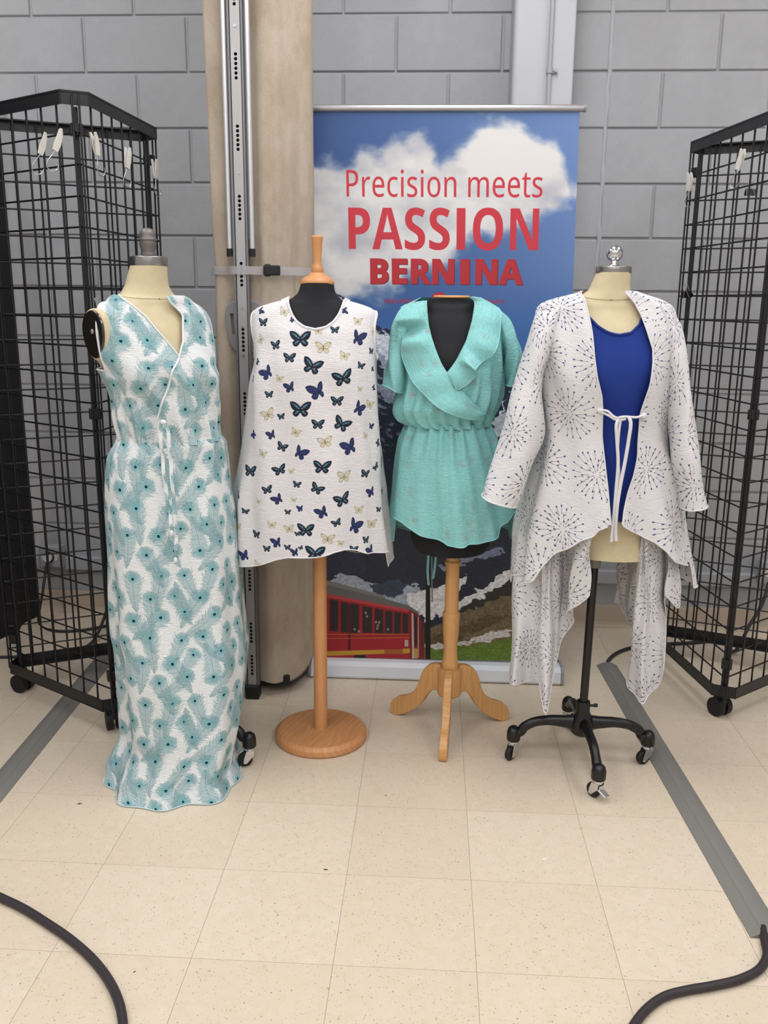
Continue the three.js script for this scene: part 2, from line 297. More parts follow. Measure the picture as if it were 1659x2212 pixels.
{
  const c = thing('conduit_pipe', 'thin grey painted conduit running up the face of the steel column', 'conduit', [0.262, 0.3, 0.16]);
  const m = std(0xa9abb0, 0.45);
  part('pipe', cyl(0.262, 0.3, CEIL - 0.01, 0.161, 0.008), m, c);
  const y = 2.2;
  part('clamp', [cyl(0.262, y - 0.009, y + 0.009, 0.161, 0.0115), box(0.262, 0.292, y - 0.008, y + 0.008, 0.15, 0.156), rod(V3(0.284, y, 0.152), V3(0.284, y, 0.168), 0.006)], m, c);
}
// outlets on the raceway
function outlet(x, y, label) {
  const o = thing('outlet_box', label, 'outlet', [x, y, 0.038], 'outlet boxes on the raceway');
  part('body', rbox(0.1, 0.1, 0.045, 0.005).translate(x, y, 0.06), trimMat, o);
  part('faceplate', rbox(0.086, 0.086, 0.006, 0.002).translate(x, y, 0.0845), std(0x9b9ea2, 0.45), o);
  for (const s of [-1, 1]) part('socket', [rod(V3(x + s * 0.021, y, 0.086), V3(x + s * 0.021, y, 0.0895), 0.016, 20)], std(0xc9c9c7, 0.5), o);
  return o;
}
outlet(-1.79, 0.275, 'grey outlet box on the raceway behind the left grid tower');
outlet(1.3, 0.285, 'grey outlet box on the raceway behind the right grid tower');

// ---------- black grid towers ----------
const blackM = std(0x17171a, 0.42), wireM = std(0x131316, 0.4), rubberM = std(0x0e0e10, 0.6), chromeM = std(0xd8d8da, 0.14, { metalness: 1 }), steelM = std(0xb9bbbe, 0.32, { metalness: 1 });
const RH = 1.93;
function gridTower(label, C) {                      // C: the three corners [x, z]; C[0] is the corner nearest the camera
  const cx = (C[0][0] + C[1][0] + C[2][0]) / 3, cz = (C[0][1] + C[1][1] + C[2][1]) / 3;
  const g = thing('grid_tower', label, 'display rack', [cx, 0, cz], 'grid towers');
  const ch = 0.075, loop = [];
  for (let k = 0; k < 3; k++) {                     // chamfered triangle
    const p = C[k], q = C[(k + 1) % 3], L = Math.hypot(q[0] - p[0], q[1] - p[1]), f = ch / L;
    loop.push([lerp(p[0], q[0], f), lerp(p[1], q[1], f)], [lerp(q[0], p[0], f), lerp(q[1], p[1], f)]);
  }
  const bar = (p, q, y0, y1, t, inset = 0) => {
    const dx = q[0] - p[0], dz = q[1] - p[1], L = Math.hypot(dx, dz), a = Math.atan2(-dz, dx);
    let nx = -dz / L, nz = dx / L; const mx = (p[0] + q[0]) / 2, mz = (p[1] + q[1]) / 2; if ((cx - mx) * nx + (cz - mz) * nz < 0) { nx = -nx; nz = -nz; }
    return new THREE.BoxGeometry(L + 0.003, y1 - y0, t).rotateY(a).translate(mx + nx * (t / 2 + inset), (y0 + y1) / 2, mz + nz * (t / 2 + inset));
  };
  for (const [nm, y0, y1, fy] of [['top_frame', RH - 0.037, RH, RH - 0.004], ['bottom_frame', 0.082, 0.122, 0.086]]) {
    const fr = sub(nm, g);
    for (let k = 0; k < 6; k++) { const p = loop[k], q = loop[(k + 1) % 6]; part(k % 2 ? 'corner_bar' : 'rail', [bar(p, q, y0, y1, 0.004), bar(p, q, fy - 0.004, fy, k % 2 ? 0.016 : 0.026)], blackM, fr); }
  }
  const hs = []; for (let y = RH - 0.11; y > 0.16; y -= 0.083) hs.push(y);
  const vlen = RH - 0.012 - 0.09, vg = new THREE.CylinderGeometry(0.0031, 0.0031, vlen, 6), hg = {}, Y = V3(0, 1, 0), tmp = V3();
  for (let k = 0; k < 3; k++) {                     // three wire panels
    const p = loop[k * 2], q = loop[k * 2 + 1], L = Math.hypot(q[0] - p[0], q[1] - p[1]), ux = (q[0] - p[0]) / L, uz = (q[1] - p[1]) / L;
    let nx = -uz, nz = ux; if ((cx - p[0]) * nx + (cz - p[1]) * nz < 0) { nx = -nx; nz = -nz; }
    const pn = sub('grid_panel', g), W = L + 0.06, nv = 8, P0 = [p[0] - ux * 0.03 + nx * 0.016, p[1] - uz * 0.03 + nz * 0.016];
    for (let i = 0; i <= nv; i++) { const s = (i / nv) * W; piece('wire', vg, wireM, pn, tmp.set(P0[0] + ux * s, 0.09 + vlen / 2, P0[1] + uz * s)); }
    const key = W.toFixed(3); hg[key] = hg[key] || new THREE.CylinderGeometry(0.0028, 0.0028, W + 0.012, 6);
    const qn = new THREE.Quaternion().setFromUnitVectors(Y, V3(ux, 0, uz));
    for (const y of hs) piece('wire', hg[key], wireM, pn, tmp.set(P0[0] + ux * W / 2 + nx * 0.006, y, P0[1] + uz * W / 2 + nz * 0.006), qn);
  }
  for (let k = 0; k < 3; k++) {                     // corner posts, joining clips and casters
    const a = loop[(k * 2 + 5) % 6], b = loop[k * 2], mx = (a[0] + b[0]) / 2, mz = (a[1] + b[1]) / 2, d = Math.hypot(cx - mx, cz - mz), px = mx + (cx - mx) / d * 0.018, pz = mz + (cz - mz) / d * 0.018;
    part('post', cyl(px, 0.09, RH - 0.04, pz, 0.0085, 0.0085, 10), blackM, g);
    for (const y of [1.83, 1.04, 0.2]) part('joining_clip', rbox(0.034, 0.032, 0.026, 0.003).rotateY(Math.atan2(mx - cx, mz - cz)).translate(mx - (mx - cx) / d * 0.006, y, mz - (mz - cz) / d * 0.006), blackM, g);
    const wx = mx + (cx - mx) / d * 0.03, wz = mz + (cz - mz) / d * 0.03, ca = sub('caster', g), ang = [0.5, 1.2, 2.2][k];
    const T = (geo) => geo.rotateY(ang).translate(wx, 0, wz);
    part('fork', T(merge([cyl(0, 0.066, 0.086, 0, 0.011), rbox(0.022, 0.03, 0.05, 0.008).translate(0, 0.052, -0.012)])), blackM, ca);
    for (const s of [-1, 1]) part('wheel', T(new THREE.CylinderGeometry(0.033, 0.033, 0.02, 28).rotateZ(Math.PI / 2).translate(s * 0.016, 0.033, -0.012)), rubberM, ca);
  }
  return { g, loop };
}
const towerL = gridTower('black wire grid tower on casters behind the long feather print dress', [[-1.11, 1.18], [-1.67, 0.83], [-1.07, 0.52]]);
const towerR = gridTower('black wire grid tower on casters at the right edge, behind the starburst cardigan', [[0.845, 0.935], [0.735, 0.26], [1.366, 0.512]]);

// ---------- clips on the towers ----------
const clipM = std(0xd9d6cf, 0.45), wireSilver = std(0xc9cacc, 0.22, { metalness: 1 });
function hookClip(x, y, z, turn, tilt, label) {     // plastic peg with a swivel wire hook, pinched on a wire
  const c = thing('hook_clip', label, 'clip', [x, y, z], 'white hook clips');
  const T = (g) => g.rotateZ(tilt).rotateY(turn).translate(x, y, z);
  for (const s of [-1, 1]) part('jaw', T(extrude([[-0.009, -0.048], [0.006, -0.052], [0.0095, -0.03], [0.008, -0.004], [0.002, 0.012], [-0.004, 0.012], [-0.006, -0.01], [-0.009, -0.03]], 0.006, 0.0012).rotateX(s * 0.13).translate(0, 0, s * 0.0075 - 0.003)), clipM, c);
  part('spring', T(new THREE.TorusGeometry(0.005, 0.0016, 8, 16).rotateY(Math.PI / 2).translate(0, -0.018, 0)), wireSilver, c);
  part('hook', T(tube([[0, -0.016, 0], [0.002, -0.035, 0], [-0.006, -0.062, 0], [-0.014, -0.082, 0], [-0.012, -0.099, 0], [0.002, -0.105, 0], [0.014, -0.096, 0], [0.016, -0.084, 0]], 0.0014, 40, 6)), wireSilver, c);
}
function binderClip(x, y, z, turn, tilt, label) {
  const c = thing('binder_clip', label, 'clip', [x, y, z], 'black binder clips');
  const T = (g) => g.rotateX(tilt).rotateY(turn).translate(x, y, z);
  part('body', T(new THREE.ExtrudeGeometry(new THREE.Shape([[-0.009, -0.01], [0.009, -0.01], [0.0015, 0.012], [0.0005, 0.012], [0.0075, -0.0085], [-0.0075, -0.0085], [-0.0005, 0.012], [-0.0015, 0.012]].map((p) => new THREE.Vector2(...p))), { depth: 0.036, bevelEnabled: false }).rotateY(Math.PI / 2).translate(-0.018, 0, 0)), blackM, c);
  for (const s of [-1, 1]) part('handle', T(tube([[-0.012, -0.008, s * 0.009], [-0.006, 0.012, s * 0.006], [-0.005, 0.032, s * 0.007], [0, 0.036, s * 0.007], [0.005, 0.032, s * 0.007], [0.006, 0.012, s * 0.006], [0.012, -0.008, s * 0.009]], 0.0012, 30, 6)), wireSilver, c);
}
{
  const on = (L, k, s) => { const p = L[k * 2], q = L[k * 2 + 1]; return [lerp(p[0], q[0], s), lerp(p[1], q[1], s)]; };
  const put = (L, k, s, y, turn, tilt, label) => { const [x, z] = on(L.loop, k, s); hookClip(x, y, z, turn, tilt, label); };
  put(towerL, 0, 0.16, 1.815, 0.5, -0.28, 'leftmost of the white hook clips on the left tower, jaws turned sideways');
  put(towerL, 0, 0.02, 1.818, 0.6, -0.3, 'white hook clip just left of the near corner post of the left tower');
  put(towerL, 2, 0.97, 1.817, 1.2, 0.25, 'white hook clip just right of the near corner post of the left tower');
  put(towerL, 2, 0.5, 1.815, 1.1, -0.1, 'white hook clip halfway along the right side of the left tower');
  put(towerL, 2, 0.06, 1.815, 1.2, 0.1, 'white hook clip at the far right corner of the left tower');
  put(towerR, 0, 0.98, 1.815, -1.0, 0.05, 'white hook clip at the far left corner of the right tower');
  put(towerR, 0, 0.29, 1.835, -0.9, -0.2, 'white hook clip under the top rail of the right tower, nearest the frame edge');
  { const [x, z] = on(towerR.loop, 1, 0.32); binderClip(x, 1.76, z, 0.1, 0, 'black binder clip upright on the back panel near the top of the right tower'); }
  { const [x, z] = on(towerR.loop, 0, 0.86); binderClip(x, 1.41, z, -0.9, 0.5, 'black binder clip tilted sideways low on the left side of the right tower'); }
}

// ---------- black drape on the left ----------
{
  const cols = [], r = rng(8);
  for (let i = 0; i <= 26; i++) { const z = 0.05 + i * 0.06, w = 0.012 * Math.sin(i * 1.9) + 0.008 * Math.sin(i * 0.7); cols.push([V3(-1.865 + w * 0.5, 2.1, z), V3(-1.87 + w, i ? 0.012 : 0.05, z)]); }
  const d = thing('black_drape', 'black fabric drape hanging to the floor behind the left grid tower', 'drape', [-1.87, 0, 0.8]);
  part('cloth', sheet(cols, 130, 30), std(0x1b1b20, 0.9), d);
  part('rail', rod(V3(-1.865, 2.105, 0.03), V3(-1.865, 2.105, 1.65), 0.012, 12), steelM, d);
  part('upright', [cyl(-1.88, 0.01, 2.11, 1.66, 0.018), box(-1.98, -1.78, 0, 0.01, 1.56, 1.76)], steelM, d);
}

// ---------- rolled backdrop with its aluminium stand ----------
{
  const bd = thing('rolled_backdrop', 'beige canvas backdrop gathered round a tall aluminium stand and strapped', 'backdrop', [-0.72, 0, 0.74]);
  const tex = dataTex(512, 512, (x, y) => {
    const n = 0.5 * noise(x / 64, y / 64, 0, 8, 8) + 0.25 * noise(x / 16, y / 16, 2, 32, 32) + 0.25 * noise(x / 2, y / 2, 4, 256, 256); return mixc(rgb(0xa99a87), rgb(0xbcaf9f), clamp((n - 0.25) * 2));
  }, 0.5, 1);
  const cm = std(0xffffff, 0.92, { map: tex });
  // horizontal section, from the back on the left round the front to the back on the right
  const top = [[-0.76, 0.6], [-0.835, 0.635], [-0.872, 0.7], [-0.858, 0.765], [-0.81, 0.79], [-0.765, 0.775], [-0.72, 0.782], [-0.68, 0.805], [-0.645, 0.8], [-0.615, 0.77], [-0.585, 0.765], [-0.56, 0.735], [-0.535, 0.69], [-0.542, 0.645], [-0.575, 0.62]];
  const low = [[-0.77, 0.63], [-0.835, 0.655], [-0.862, 0.71], [-0.85, 0.77], [-0.81, 0.79], [-0.765, 0.78], [-0.72, 0.79], [-0.68, 0.808], [-0.65, 0.8], [-0.628, 0.775], [-0.605, 0.76], [-0.578, 0.72], [-0.558, 0.68], [-0.553, 0.64], [-0.57, 0.61]];
  const cols = top.map(([x, z], i) => [V3(x, 3.0, z), V3(low[i][0], [0.05, 0.06, 0.075, 0.1, 0.125, 0.14][Math.max(0, i - 9)], low[i][1])]);
  const waist = (p) => { const k = Math.exp(-Math.pow((p.y - 1.465) / 0.1, 2)); p.x = lerp(p.x, -0.72 + (p.x + 0.72) * 0.965, k); p.z = lerp(p.z, 0.7 + (p.z - 0.7) * 0.95, k); };
  const cg = sheet(cols, 120, 60, (p, s, t) => { waist(p); p.z += 0.006 * Math.sin(s * 30 + p.y * 0.9) * (0.7 + 0.5 * t) + 0.0015 * Math.sin(s * 62 + 1.5 * Math.sin(p.y * 1.1)); p.x += 0.004 * Math.sin(s * 27 + p.y * 2); }), ce = cg.userData.edge.map((p) => p.clone());
  part('canvas', cg, cm, bd);
  // pinked free edge of the canvas at the lower right
  const ZP = [], ZI = []; for (let i = 78; i < 119; i++) { const a = ce[i], b = ce[i + 1], k = ZP.length / 3, m = a.clone().lerp(b, 0.5); ZP.push(a.x, a.y, a.z, b.x, b.y, b.z, m.x, m.y - 0.011, m.z + 0.001); ZI.push(k, k + 2, k + 1); }
  part('pinked_edge', mesh(ZP, new Array(ZP.length / 3 * 2).fill(0.1), ZI), cm, bd);
  // black weighted foot under the canvas
  const foot = smoothPts([[-0.85, 0.64], [-0.86, 0.77], [-0.75, 0.785], [-0.645, 0.79], [-0.6, 0.74], [-0.58, 0.64], [-0.7, 0.6]], 5).map(([x, z]) => [x, -z]);
  part('foot', extrude(foot, 0.045, 0.008).rotateX(-Math.PI / 2).translate(0, 0.03, 0), rubberM, bd);
  // upright: front plate with groups of holes, channel walls behind it
  const alum = std(0xb1b0b0, 0.42, { metalness: 0.6 }), alumD = std(0x7e7e80, 0.42, { metalness: 0.6 });
  const X = -0.751, zf = 0.832, holes = [], ys = [2.262, 2.06, 1.858, 1.655, 1.454, 1.25, 1.044, 0.842, 0.64, 0.438, 0.247, 0.126];
  for (const y of ys) for (let k = -2.5; k < 3; k++) { const h = []; for (let a = 0; a < 12; a++) h.push([Math.cos(a / 12 * 6.2832) * 0.0051, y + k * 0.0132 + Math.sin(a / 12 * 6.2832) * 0.0051]); holes.push(h); }
  const up = sub('upright', bd);
  part('front_plate', extrude([[-0.015, 0.02], [0.015, 0.02], [0.015, 3], [-0.015, 3]], 0.004, 0, holes).translate(X, 0, zf - 0.004), alum, up);
  part('channel', [box(X - 0.0235, X - 0.0175, 0.03, 3, zf - 0.026, zf + 0.002), box(X + 0.0175, X + 0.0235, 0.03, 3, zf - 0.026, zf + 0.002), box(X - 0.0235, X + 0.0235, 0.03, 3, zf - 0.03, zf - 0.026)], alumD, up);
  part('groove', box(X - 0.018, X + 0.018, 0.03, 3, zf - 0.024, zf - 0.018), rubberM, up);
  for (const y of [2.17, 1.757, 1.35, 1.29, 1.2, 0.54]) part('screw', new THREE.CylinderGeometry(0.0045, 0.0045, 0.003, 14).rotateX(Math.PI / 2).translate(X, y, zf + 0.001), steelM, up);
  part('foot_block', rbox(0.05, 0.05, 0.05, 0.006).translate(X, 0.026, zf - 0.012), rubberM, up);
  for (const s of [-1, 1]) {
    const t = sub('side_tube', bd);
    part('tube', cyl(X + s * 0.036, 1.53, 3, zf - 0.004, 0.0078, 0.0078, 16), std(0xd6d7da, 0.32, { metalness: 0.6 }), t);
    part('end_cap', cyl(X + s * 0.036, 1.508, 1.532, zf - 0.004, 0.0098, 0.0098, 16), rubberM, t);
    part('side_rail', box(X + s * 0.0265 - 0.003, X + s * 0.0265 + 0.003, 1.56, 3, zf - 0.022, zf - 0.008), alumD, t);
  }
  // clear strap with a black buckle
  const strap = []; const SY = 1.466;
  for (const [x, z] of [[-0.84, 0.62], [-0.872, 0.7], [-0.855, 0.775], [-0.81, 0.805], [-0.775, 0.84], [-0.73, 0.84], [-0.68, 0.818], [-0.64, 0.812], [-0.61, 0.787], [-0.575, 0.772], [-0.548, 0.735], [-0.528, 0.67], [-0.54, 0.6]]) strap.push([V3(x, SY + 0.0125, z), V3(x, SY - 0.0125, z)]);
  part('strap', sheet(strap, 90, 2), new THREE.MeshPhysicalMaterial({ color: 0xd9d6d8, roughness: 0.25, transmission: 0.55, thickness: 0, side: THREE.DoubleSide }), bd, 'clear plastic strap');
  const bk = rbox(0.053, 0.031, 0.016, 0.004).rotateY(0.12); part('buckle', [bk.translate(-0.655, SY + 0.001, 0.824), rbox(0.018, 0.038, 0.012, 0.003).translate(-0.668, SY + 0.001, 0.826)], rubberM, bd, 'black side-release buckle');
  // grey handle bracket behind the upright
  const hb = smoothPts([[-0.062, 0.06], [-0.045, 0.082], [0, 0.09], [0.045, 0.082], [0.062, 0.055], [0.055, -0.035], [0.03, -0.075], [-0.03, -0.075], [-0.055, -0.035]], 5), sl = (s) => [[s * 0.05, 0.05], [s * 0.033, 0.05], [s * 0.03, -0.022], [s * 0.044, -0.022]];
  part('handle_bracket', extrude(hb, 0.014, 0.003, [sl(-1), sl(1)]).translate(X, 1.285, zf - 0.044), std(0x8b8a89, 0.4), bd, 'grey plastic handle plate with slots');
}

// ---------- roll-up banner ----------
{
  const W = 936, H = 2048, poly = (c, pts, col) => { c.fillStyle = col; c.beginPath(); pts.forEach(([x, y], i) => (i ? c.lineTo(x, y) : c.moveTo(x, y))); c.closePath(); c.fill(); };
  const tex = canvasTex(W, H, (c) => {
    // flat landscape first, roughened below
    const a = document.createElement('canvas'); a.width = W; a.height = H; const p = a.getContext('2d');
    p.fillStyle = '#1d2537'; p.fillRect(0, 0, W, H);
    poly(p, [[2,1577],[765,1512],[772,1794],[-4,1817]], '#232a3a');
    poly(p, [[11,632],[80,631],[148,684],[250,763],[304,855],[296,1019],[248,898],[180,789],[95,714],[8,732]], '#8e9ab0');
    poly(p, [[181,730],[284,788],[300,898],[266,881],[223,814]], '#c9d0db');
    poly(p, [[204,933],[282,967],[299,1036],[247,1016]], '#7c879b');
    poly(p, [[675,1065],[702,978],[764,841],[822,798],[751,977],[710,1073]], '#d5dae2');
    poly(p, [[699,978],[765,874],[805,1063],[684,1100]], '#2a3347');
    poly(p, [[649,1074],[718,1038],[702,1117],[664,1153]], '#bcc4d0');
    poly(p, [[-12,1743],[73,1699],[184,1719],[276,1728],[377,1733],[401,1805],[401,1863],[294,1820],[183,1792],[-12,1768]], '#a9b3c4');
    poly(p, [[183,1738],[276,1703],[331,1734],[309,1779],[220,1791]], '#39435a');
    poly(p, [[-16,1587],[149,1568],[166,1692],[64,1699],[-20,1720]], '#2a3348');
    poly(p, [[331,1772],[478,1730],[569,1685],[534,1782],[423,1843],[340,1875]], '#e4e5e6');
    poly(p, [[377,1841],[525,1801],[634,1737],[754,1652],[755,1680],[662,1769],[571,1810],[525,1844],[396,1883]], '#dfe0e0');
    poly(p, [[441,1655],[568,1610],[694,1579],[713,1591],[605,1628],[478,1678]], '#7d8aa2');
    poly(p, [[525,1840],[607,1799],[689,1735],[755,1684],[912,1638],[918,1790],[526,1889]], '#2c2b2b');
    poly(p, [[424,1921],[525,1860],[644,1808],[757,1766],[916,1733],[925,1984],[414,2020]], '#6f6047');
    poly(p, [[414,1971],[479,1929],[609,1876],[759,1833],[759,1856],[628,1915],[526,1967],[414,1990]], '#57492f');
    poly(p, [[405,1985],[526,1973],[665,1937],[760,1903],[921,1877],[922,1910],[761,1926],[665,1957],[527,1993],[405,2005]], '#c9c8c2');
    poly(p, [[377,2006],[527,1997],[647,1973],[761,1942],[923,1925],[928,2063],[377,2081]], '#5f7a25');
    poly(p, [[-23,1817],[18,1816],[11,2073],[-31,2075]], '#3a2c28');
    const A = p.getImageData(0, 0, W, H).data, im = c.createImageData(W, H), D = im.data;
    const up = table([[-24,124],[42,144],[108,160],[166,137],[232,141],[289,109],[347,106],[379,88],[420,124],[453,182],[494,152],[534,91],[598,48],[678,42],[775,60],[856,91],[883,159],[909,220],[967,243]]), lo = table([[-41,665],[97,656],[200,650],[285,629],[336,580],[438,543],[555,497],[654,464],[752,412],[833,365],[970,305]]), ridge = table([[-38,550],[67,618],[131,664],[199,713],[284,754],[370,829],[473,895],[578,945],[647,979],[698,952],[764,832],[822,781],[988,721]]);
    const skyA = rgb(0x284880), skyB = rgb(0x6f8dc0), skyC = rgb(0x3a66a4), white = rgb(0xdedcd9), grey = rgb(0xb4b5bb);
    for (let y = 0; y < H; y++) for (let x = 0; x < W; x++) {
      const k = (y * W + x) * 4; let col;
      const rg = ridge(x) + (fbm(x / 40, y / 40, 3, 5) - 0.5) * 50;
      if (y < rg) {
        const q = fbm(x / 210, y / 150, 5, 1), w = fbm(x / 60, y / 44, 4, 40);
        col = mixc(mixc(skyA, skyB, clamp((x / W) * 0.8 - y / H * 0.5 + 0.06)), skyC, step(500, 800, y));
        const d = Math.min(y - up(x), lo(x) - y) + (q - 0.5) * 150 + (w - 0.5) * 90, al = step(-25, 60, d);
        col = mixc(col, mixc(white, grey, clamp((fbm(x / 120, y / 90, 4, 70) - 0.42) * 2.4)), al * 0.97);
      } else {
        const wx = x + (fbm(x / 26, y / 26, 4, 11) - 0.5) * 46, wy = y + (fbm(x / 30, y / 18, 4, 21) - 0.5) * 44, j = (clamp(Math.round(wy), 0, H - 1) * W + clamp(Math.round(wx), 0, W - 1)) * 4;
        col = [A[j], A[j + 1], A[j + 2]];
        const s = fbm((x + y * 0.55) / 22, (y - x * 0.35) / 9, 4, 31), L = (col[0] + col[1] + col[2]) / 3;
        const sn = y < 1500 ? step(0.58, 0.74, s) * (0.55 + 0.45 * step(1150, 640, y)) * step(1480, 1000, y) : 0;
        col = mixc(col, rgb(0xc2cad8), sn * 0.85 * (L < 90 ? 1 : 0.4));
        const br = 0.8 + 0.45 * fbm(x / 9, y / 7, 4, 51); col = col.map((v) => v * br);
        if (y > 1800 && L > 60 && L < 140) { const sp = noise(x / 4, y / 2.5, 3); if (sp > 0.88) col = mixc(col, rgb(0xcfc8b8), 0.6); }
      }
      D[k] = clamp(col[0], 0, 255); D[k + 1] = clamp(col[1], 0, 255); D[k + 2] = clamp(col[2], 0, 255); D[k + 3] = 255;
    }
    c.putImageData(im, 0, 0);
    // train
    poly(c, [[-75,1695],[8,1720],[242,1782],[242,1810],[-77,1741]], '#85857f');
    c.strokeStyle = '#3c3c3a'; c.lineWidth = 2; c.setLineDash([5, 4]); c.beginPath(); [[-76,1722],[242,1796]].forEach(([x, y], i) => (i ? c.lineTo(x, y) : c.moveTo(x, y))); c.stroke(); c.setLineDash([]);
    poly(c, [[-76,1726],[242,1794],[336,1822],[377,1848],[377,1874],[336,1855],[-78,1780]], '#6e6e6c');
    poly(c, [[-77,1757],[6,1778],[242,1821],[338,1842],[341,2051],[-88,2065]], '#a8202c');
    poly(c, [[-77,1757],[6,1776],[338,1838],[338,1849],[6,1791],[-78,1772]], '#c4444a');
    poly(c, [[338,1838],[368,1854],[390,1883],[399,1922],[399,2049],[341,2051]], '#7c1c22');
    poly(c, [[347,1849],[355,1855],[358,2046],[349,2046]], '#c9b7ae'); poly(c, [[372,1864],[377,1870],[377,2041],[371,2042]], '#c08a7c');
    poly(c, [[360,1864],[370,1868],[369,1992],[360,1992]], '#2c2224'); poly(c, [[381,1893],[394,1918],[394,1997],[381,1992]], '#5d2a2c');
    poly(c, [[358,2002],[371,2002],[371,2046],[358,2046]], '#c79b3c');
    const win = [[[19,1799],[54,1807],[51,1937],[15,1934]], [[63,1809],[93,1816],[90,1941],[60,1938]], [[102,1816],[137,1822],[135,1942],[100,1941]], [[150,1826],[189,1832],[188,1940],[148,1939]], [[199,1834],[234,1841],[233,1941],[197,1940]], [[240,1843],[271,1848],[270,1940],[239,1941]], [[277,1847],[305,1852],[304,1941],[276,1941]], [[310,1852],[334,1857],[334,1940],[310,1940]], [[-22,1794],[7,1799],[4,1934],[-27,1933]]];
    for (const q of win) { poly(c, q, '#2b2526'); c.strokeStyle = '#7d1a22'; c.lineWidth = 3; c.stroke(); }
    c.fillStyle = 'rgba(210,205,200,.6)'; for (const [x, y] of [[163,1855],[168,1870],[204,1893],[211,1908],[217,1894],[209,1920],[252,1923],[117,1925],[134,1934]]) { c.beginPath(); c.ellipse(x, y, 5, 6, 0.4, 0, 6.3); c.fill(); }
    poly(c, [[93,1820],[102,1821],[98,2030],[88,2027]], '#4c1318');
    c.strokeStyle = '#c77f3a'; c.lineWidth = 2.5; for (const l of [[[-84,1951],[338,1942]], [[-84,1969],[338,1957]]]) { c.beginPath(); c.moveTo(...l[0]); c.lineTo(...l[1]); c.stroke(); }
    poly(c, [[-86,2026],[236,2010],[236,2028],[-87,2048]], '#c99a2e'); poly(c, [[236,2010],[311,2006],[311,2028],[236,2030]], '#a8602e'); poly(c, [[311,2004],[341,2003],[341,2023],[311,2026]], '#c99a2e');
    poly(c, [[319,1966],[334,1967],[334,1995],[319,1995]], '#b9b2a8'); poly(c, [[113,2036],[160,2034],[160,2056],[112,2058]], '#1d1717');
    // mast
    poly(c, [[405,1576],[421,1576],[424,2064],[403,2064]], '#0f1110'); poly(c, [[425,1595],[430,1595],[433,1804],[427,1804]], '#7d8188');
    // lettering
    // capital I is a plain stem in this lettering
    const setWord = (s, stem, paint) => { let x = 0; for (const ch of s) { const bar = ch === 'I', w = bar ? stem * 2.1 : c.measureText(ch).width; if (paint) { if (bar) { c.fillRect(x + stem * 0.55, -143, stem, 143); if (paint === 2) c.strokeRect(x + stem * 0.55, -143, stem, 143); } else { c.fillText(ch, x, 0); if (paint === 2) c.strokeText(ch, x, 0); } } x += w; } return x; };
    const text = (s, x0, x1, y, h, font, col) => { c.save(); c.font = font.replace('SZ', '200px'); const stem = /bold/.test(font) ? 37 : 22, m = setWord(s, stem); c.translate(x0, y); c.scale((x1 - x0) / m, h / 143); c.fillStyle = col; setWord(s, stem, 1); c.restore(); };
    const b = [[110,284],[821,282],[112,195],[109,464],[823,460],[112,321],[192,582],[752,578],[193,499],[249,654],[692,650],[249,641]];
    text('Precision meets', b[0][0], b[1][0], b[0][1], b[0][1] - b[2][1], 'SZ sans-serif', '#c32d3c');
    text('PASSION', b[3][0], b[4][0], b[3][1], b[3][1] - b[5][1], 'bold SZ sans-serif', '#c42e3c');
    for (const [o, col] of [[4, '#5c1218'], [3, '#6d151c'], [2, '#7c1a22'], [0, '#b3232f']]) { c.save(); c.font = 'bold 200px sans-serif'; const s = 'BERNINA', m = setWord(s, 46); c.translate(b[6][0] + o * 0.7, b[6][1] + o * 0.7); c.scale((b[7][0] - b[6][0]) / m, (b[6][1] - b[8][1]) / 143); c.fillStyle = col; c.strokeStyle = col; c.lineWidth = 9; c.lineJoin = 'miter'; setWord(s, 46, 2); c.restore(); }
    text('SWISS PRECISION', b[9][0], [[404,653]][0][0], b[9][1], (b[9][1] - b[11][1]) * 1.15, 'bold SZ sans-serif', '#a82838');
    text('CREATIVITY', [[560,651]][0][0], b[10][0], b[9][1], (b[9][1] - b[11][1]) * 1.15, 'bold SZ sans-serif', '#a82838');
    const [lx, ly] = [[453,646]][0]; c.fillStyle = '#b81f30'; c.beginPath(); c.arc(lx, ly, 33, 0, 6.3); c.fill();
    c.strokeStyle = 'rgba(240,225,225,.85)'; c.lineWidth = 2.5; c.beginPath(); c.arc(lx, ly - 14, 8, 0, 6.3); c.stroke(); c.beginPath(); c.moveTo(lx - 28, ly - 6); c.quadraticCurveTo(lx, ly + 4, lx + 28, ly - 6); c.stroke();
  }, 1, 1);
  tex.wrapS = tex.wrapT = THREE.ClampToEdgeWrapping;
  const bn = thing('rollup_banner', 'tall roll-up banner printed with clouds, mountain, red train and red lettering', 'banner', [-0.1, 0, 0.59]);
  const P = [], U = [], I = [], nu = 24, nv = 48, E = [];
  for (let j = 0; j <= nv; j++) for (let i = 0; i <= nu; i++) {
    const u = i / nu, v = j / nv, x = lerp(lerp(-0.557, 0.317, u), lerp(-0.516, 0.351, u), v), y = lerp(lerp(1.981, 1.979, u), lerp(0.062, 0.072, u), v);
    P.push(x, y, 0.59 + 0.008 * Math.sin(v * 3.1) * Math.pow(Math.abs(u - 0.5) * 2, 3)); U.push(u, 1 - v);
  }
  for (let j = 0; j < nv; j++) for (let i = 0; i < nu; i++) { const a = j * (nu + 1) + i, b = a + nu + 1; I.push(a, b, a + 1, b, b + 1, a + 1); }
  part('printed_sheet', mesh(P, U, I), std(0xffffff, 0.5, { map: tex }), bn);
  part('sheet_back', mesh(P.map((v, i) => (i % 3 === 2 ? v - 0.0012 : v)), U, I), std(0xb8babd, 0.7), bn);
  const al = std(0xb9babb, 0.3, { metalness: 0.75 });
  part('top_rail', [rod(V3(-0.569, 1.9895, 0.59), V3(0.329, 1.988, 0.59), 0.0115, 20)], al, bn);
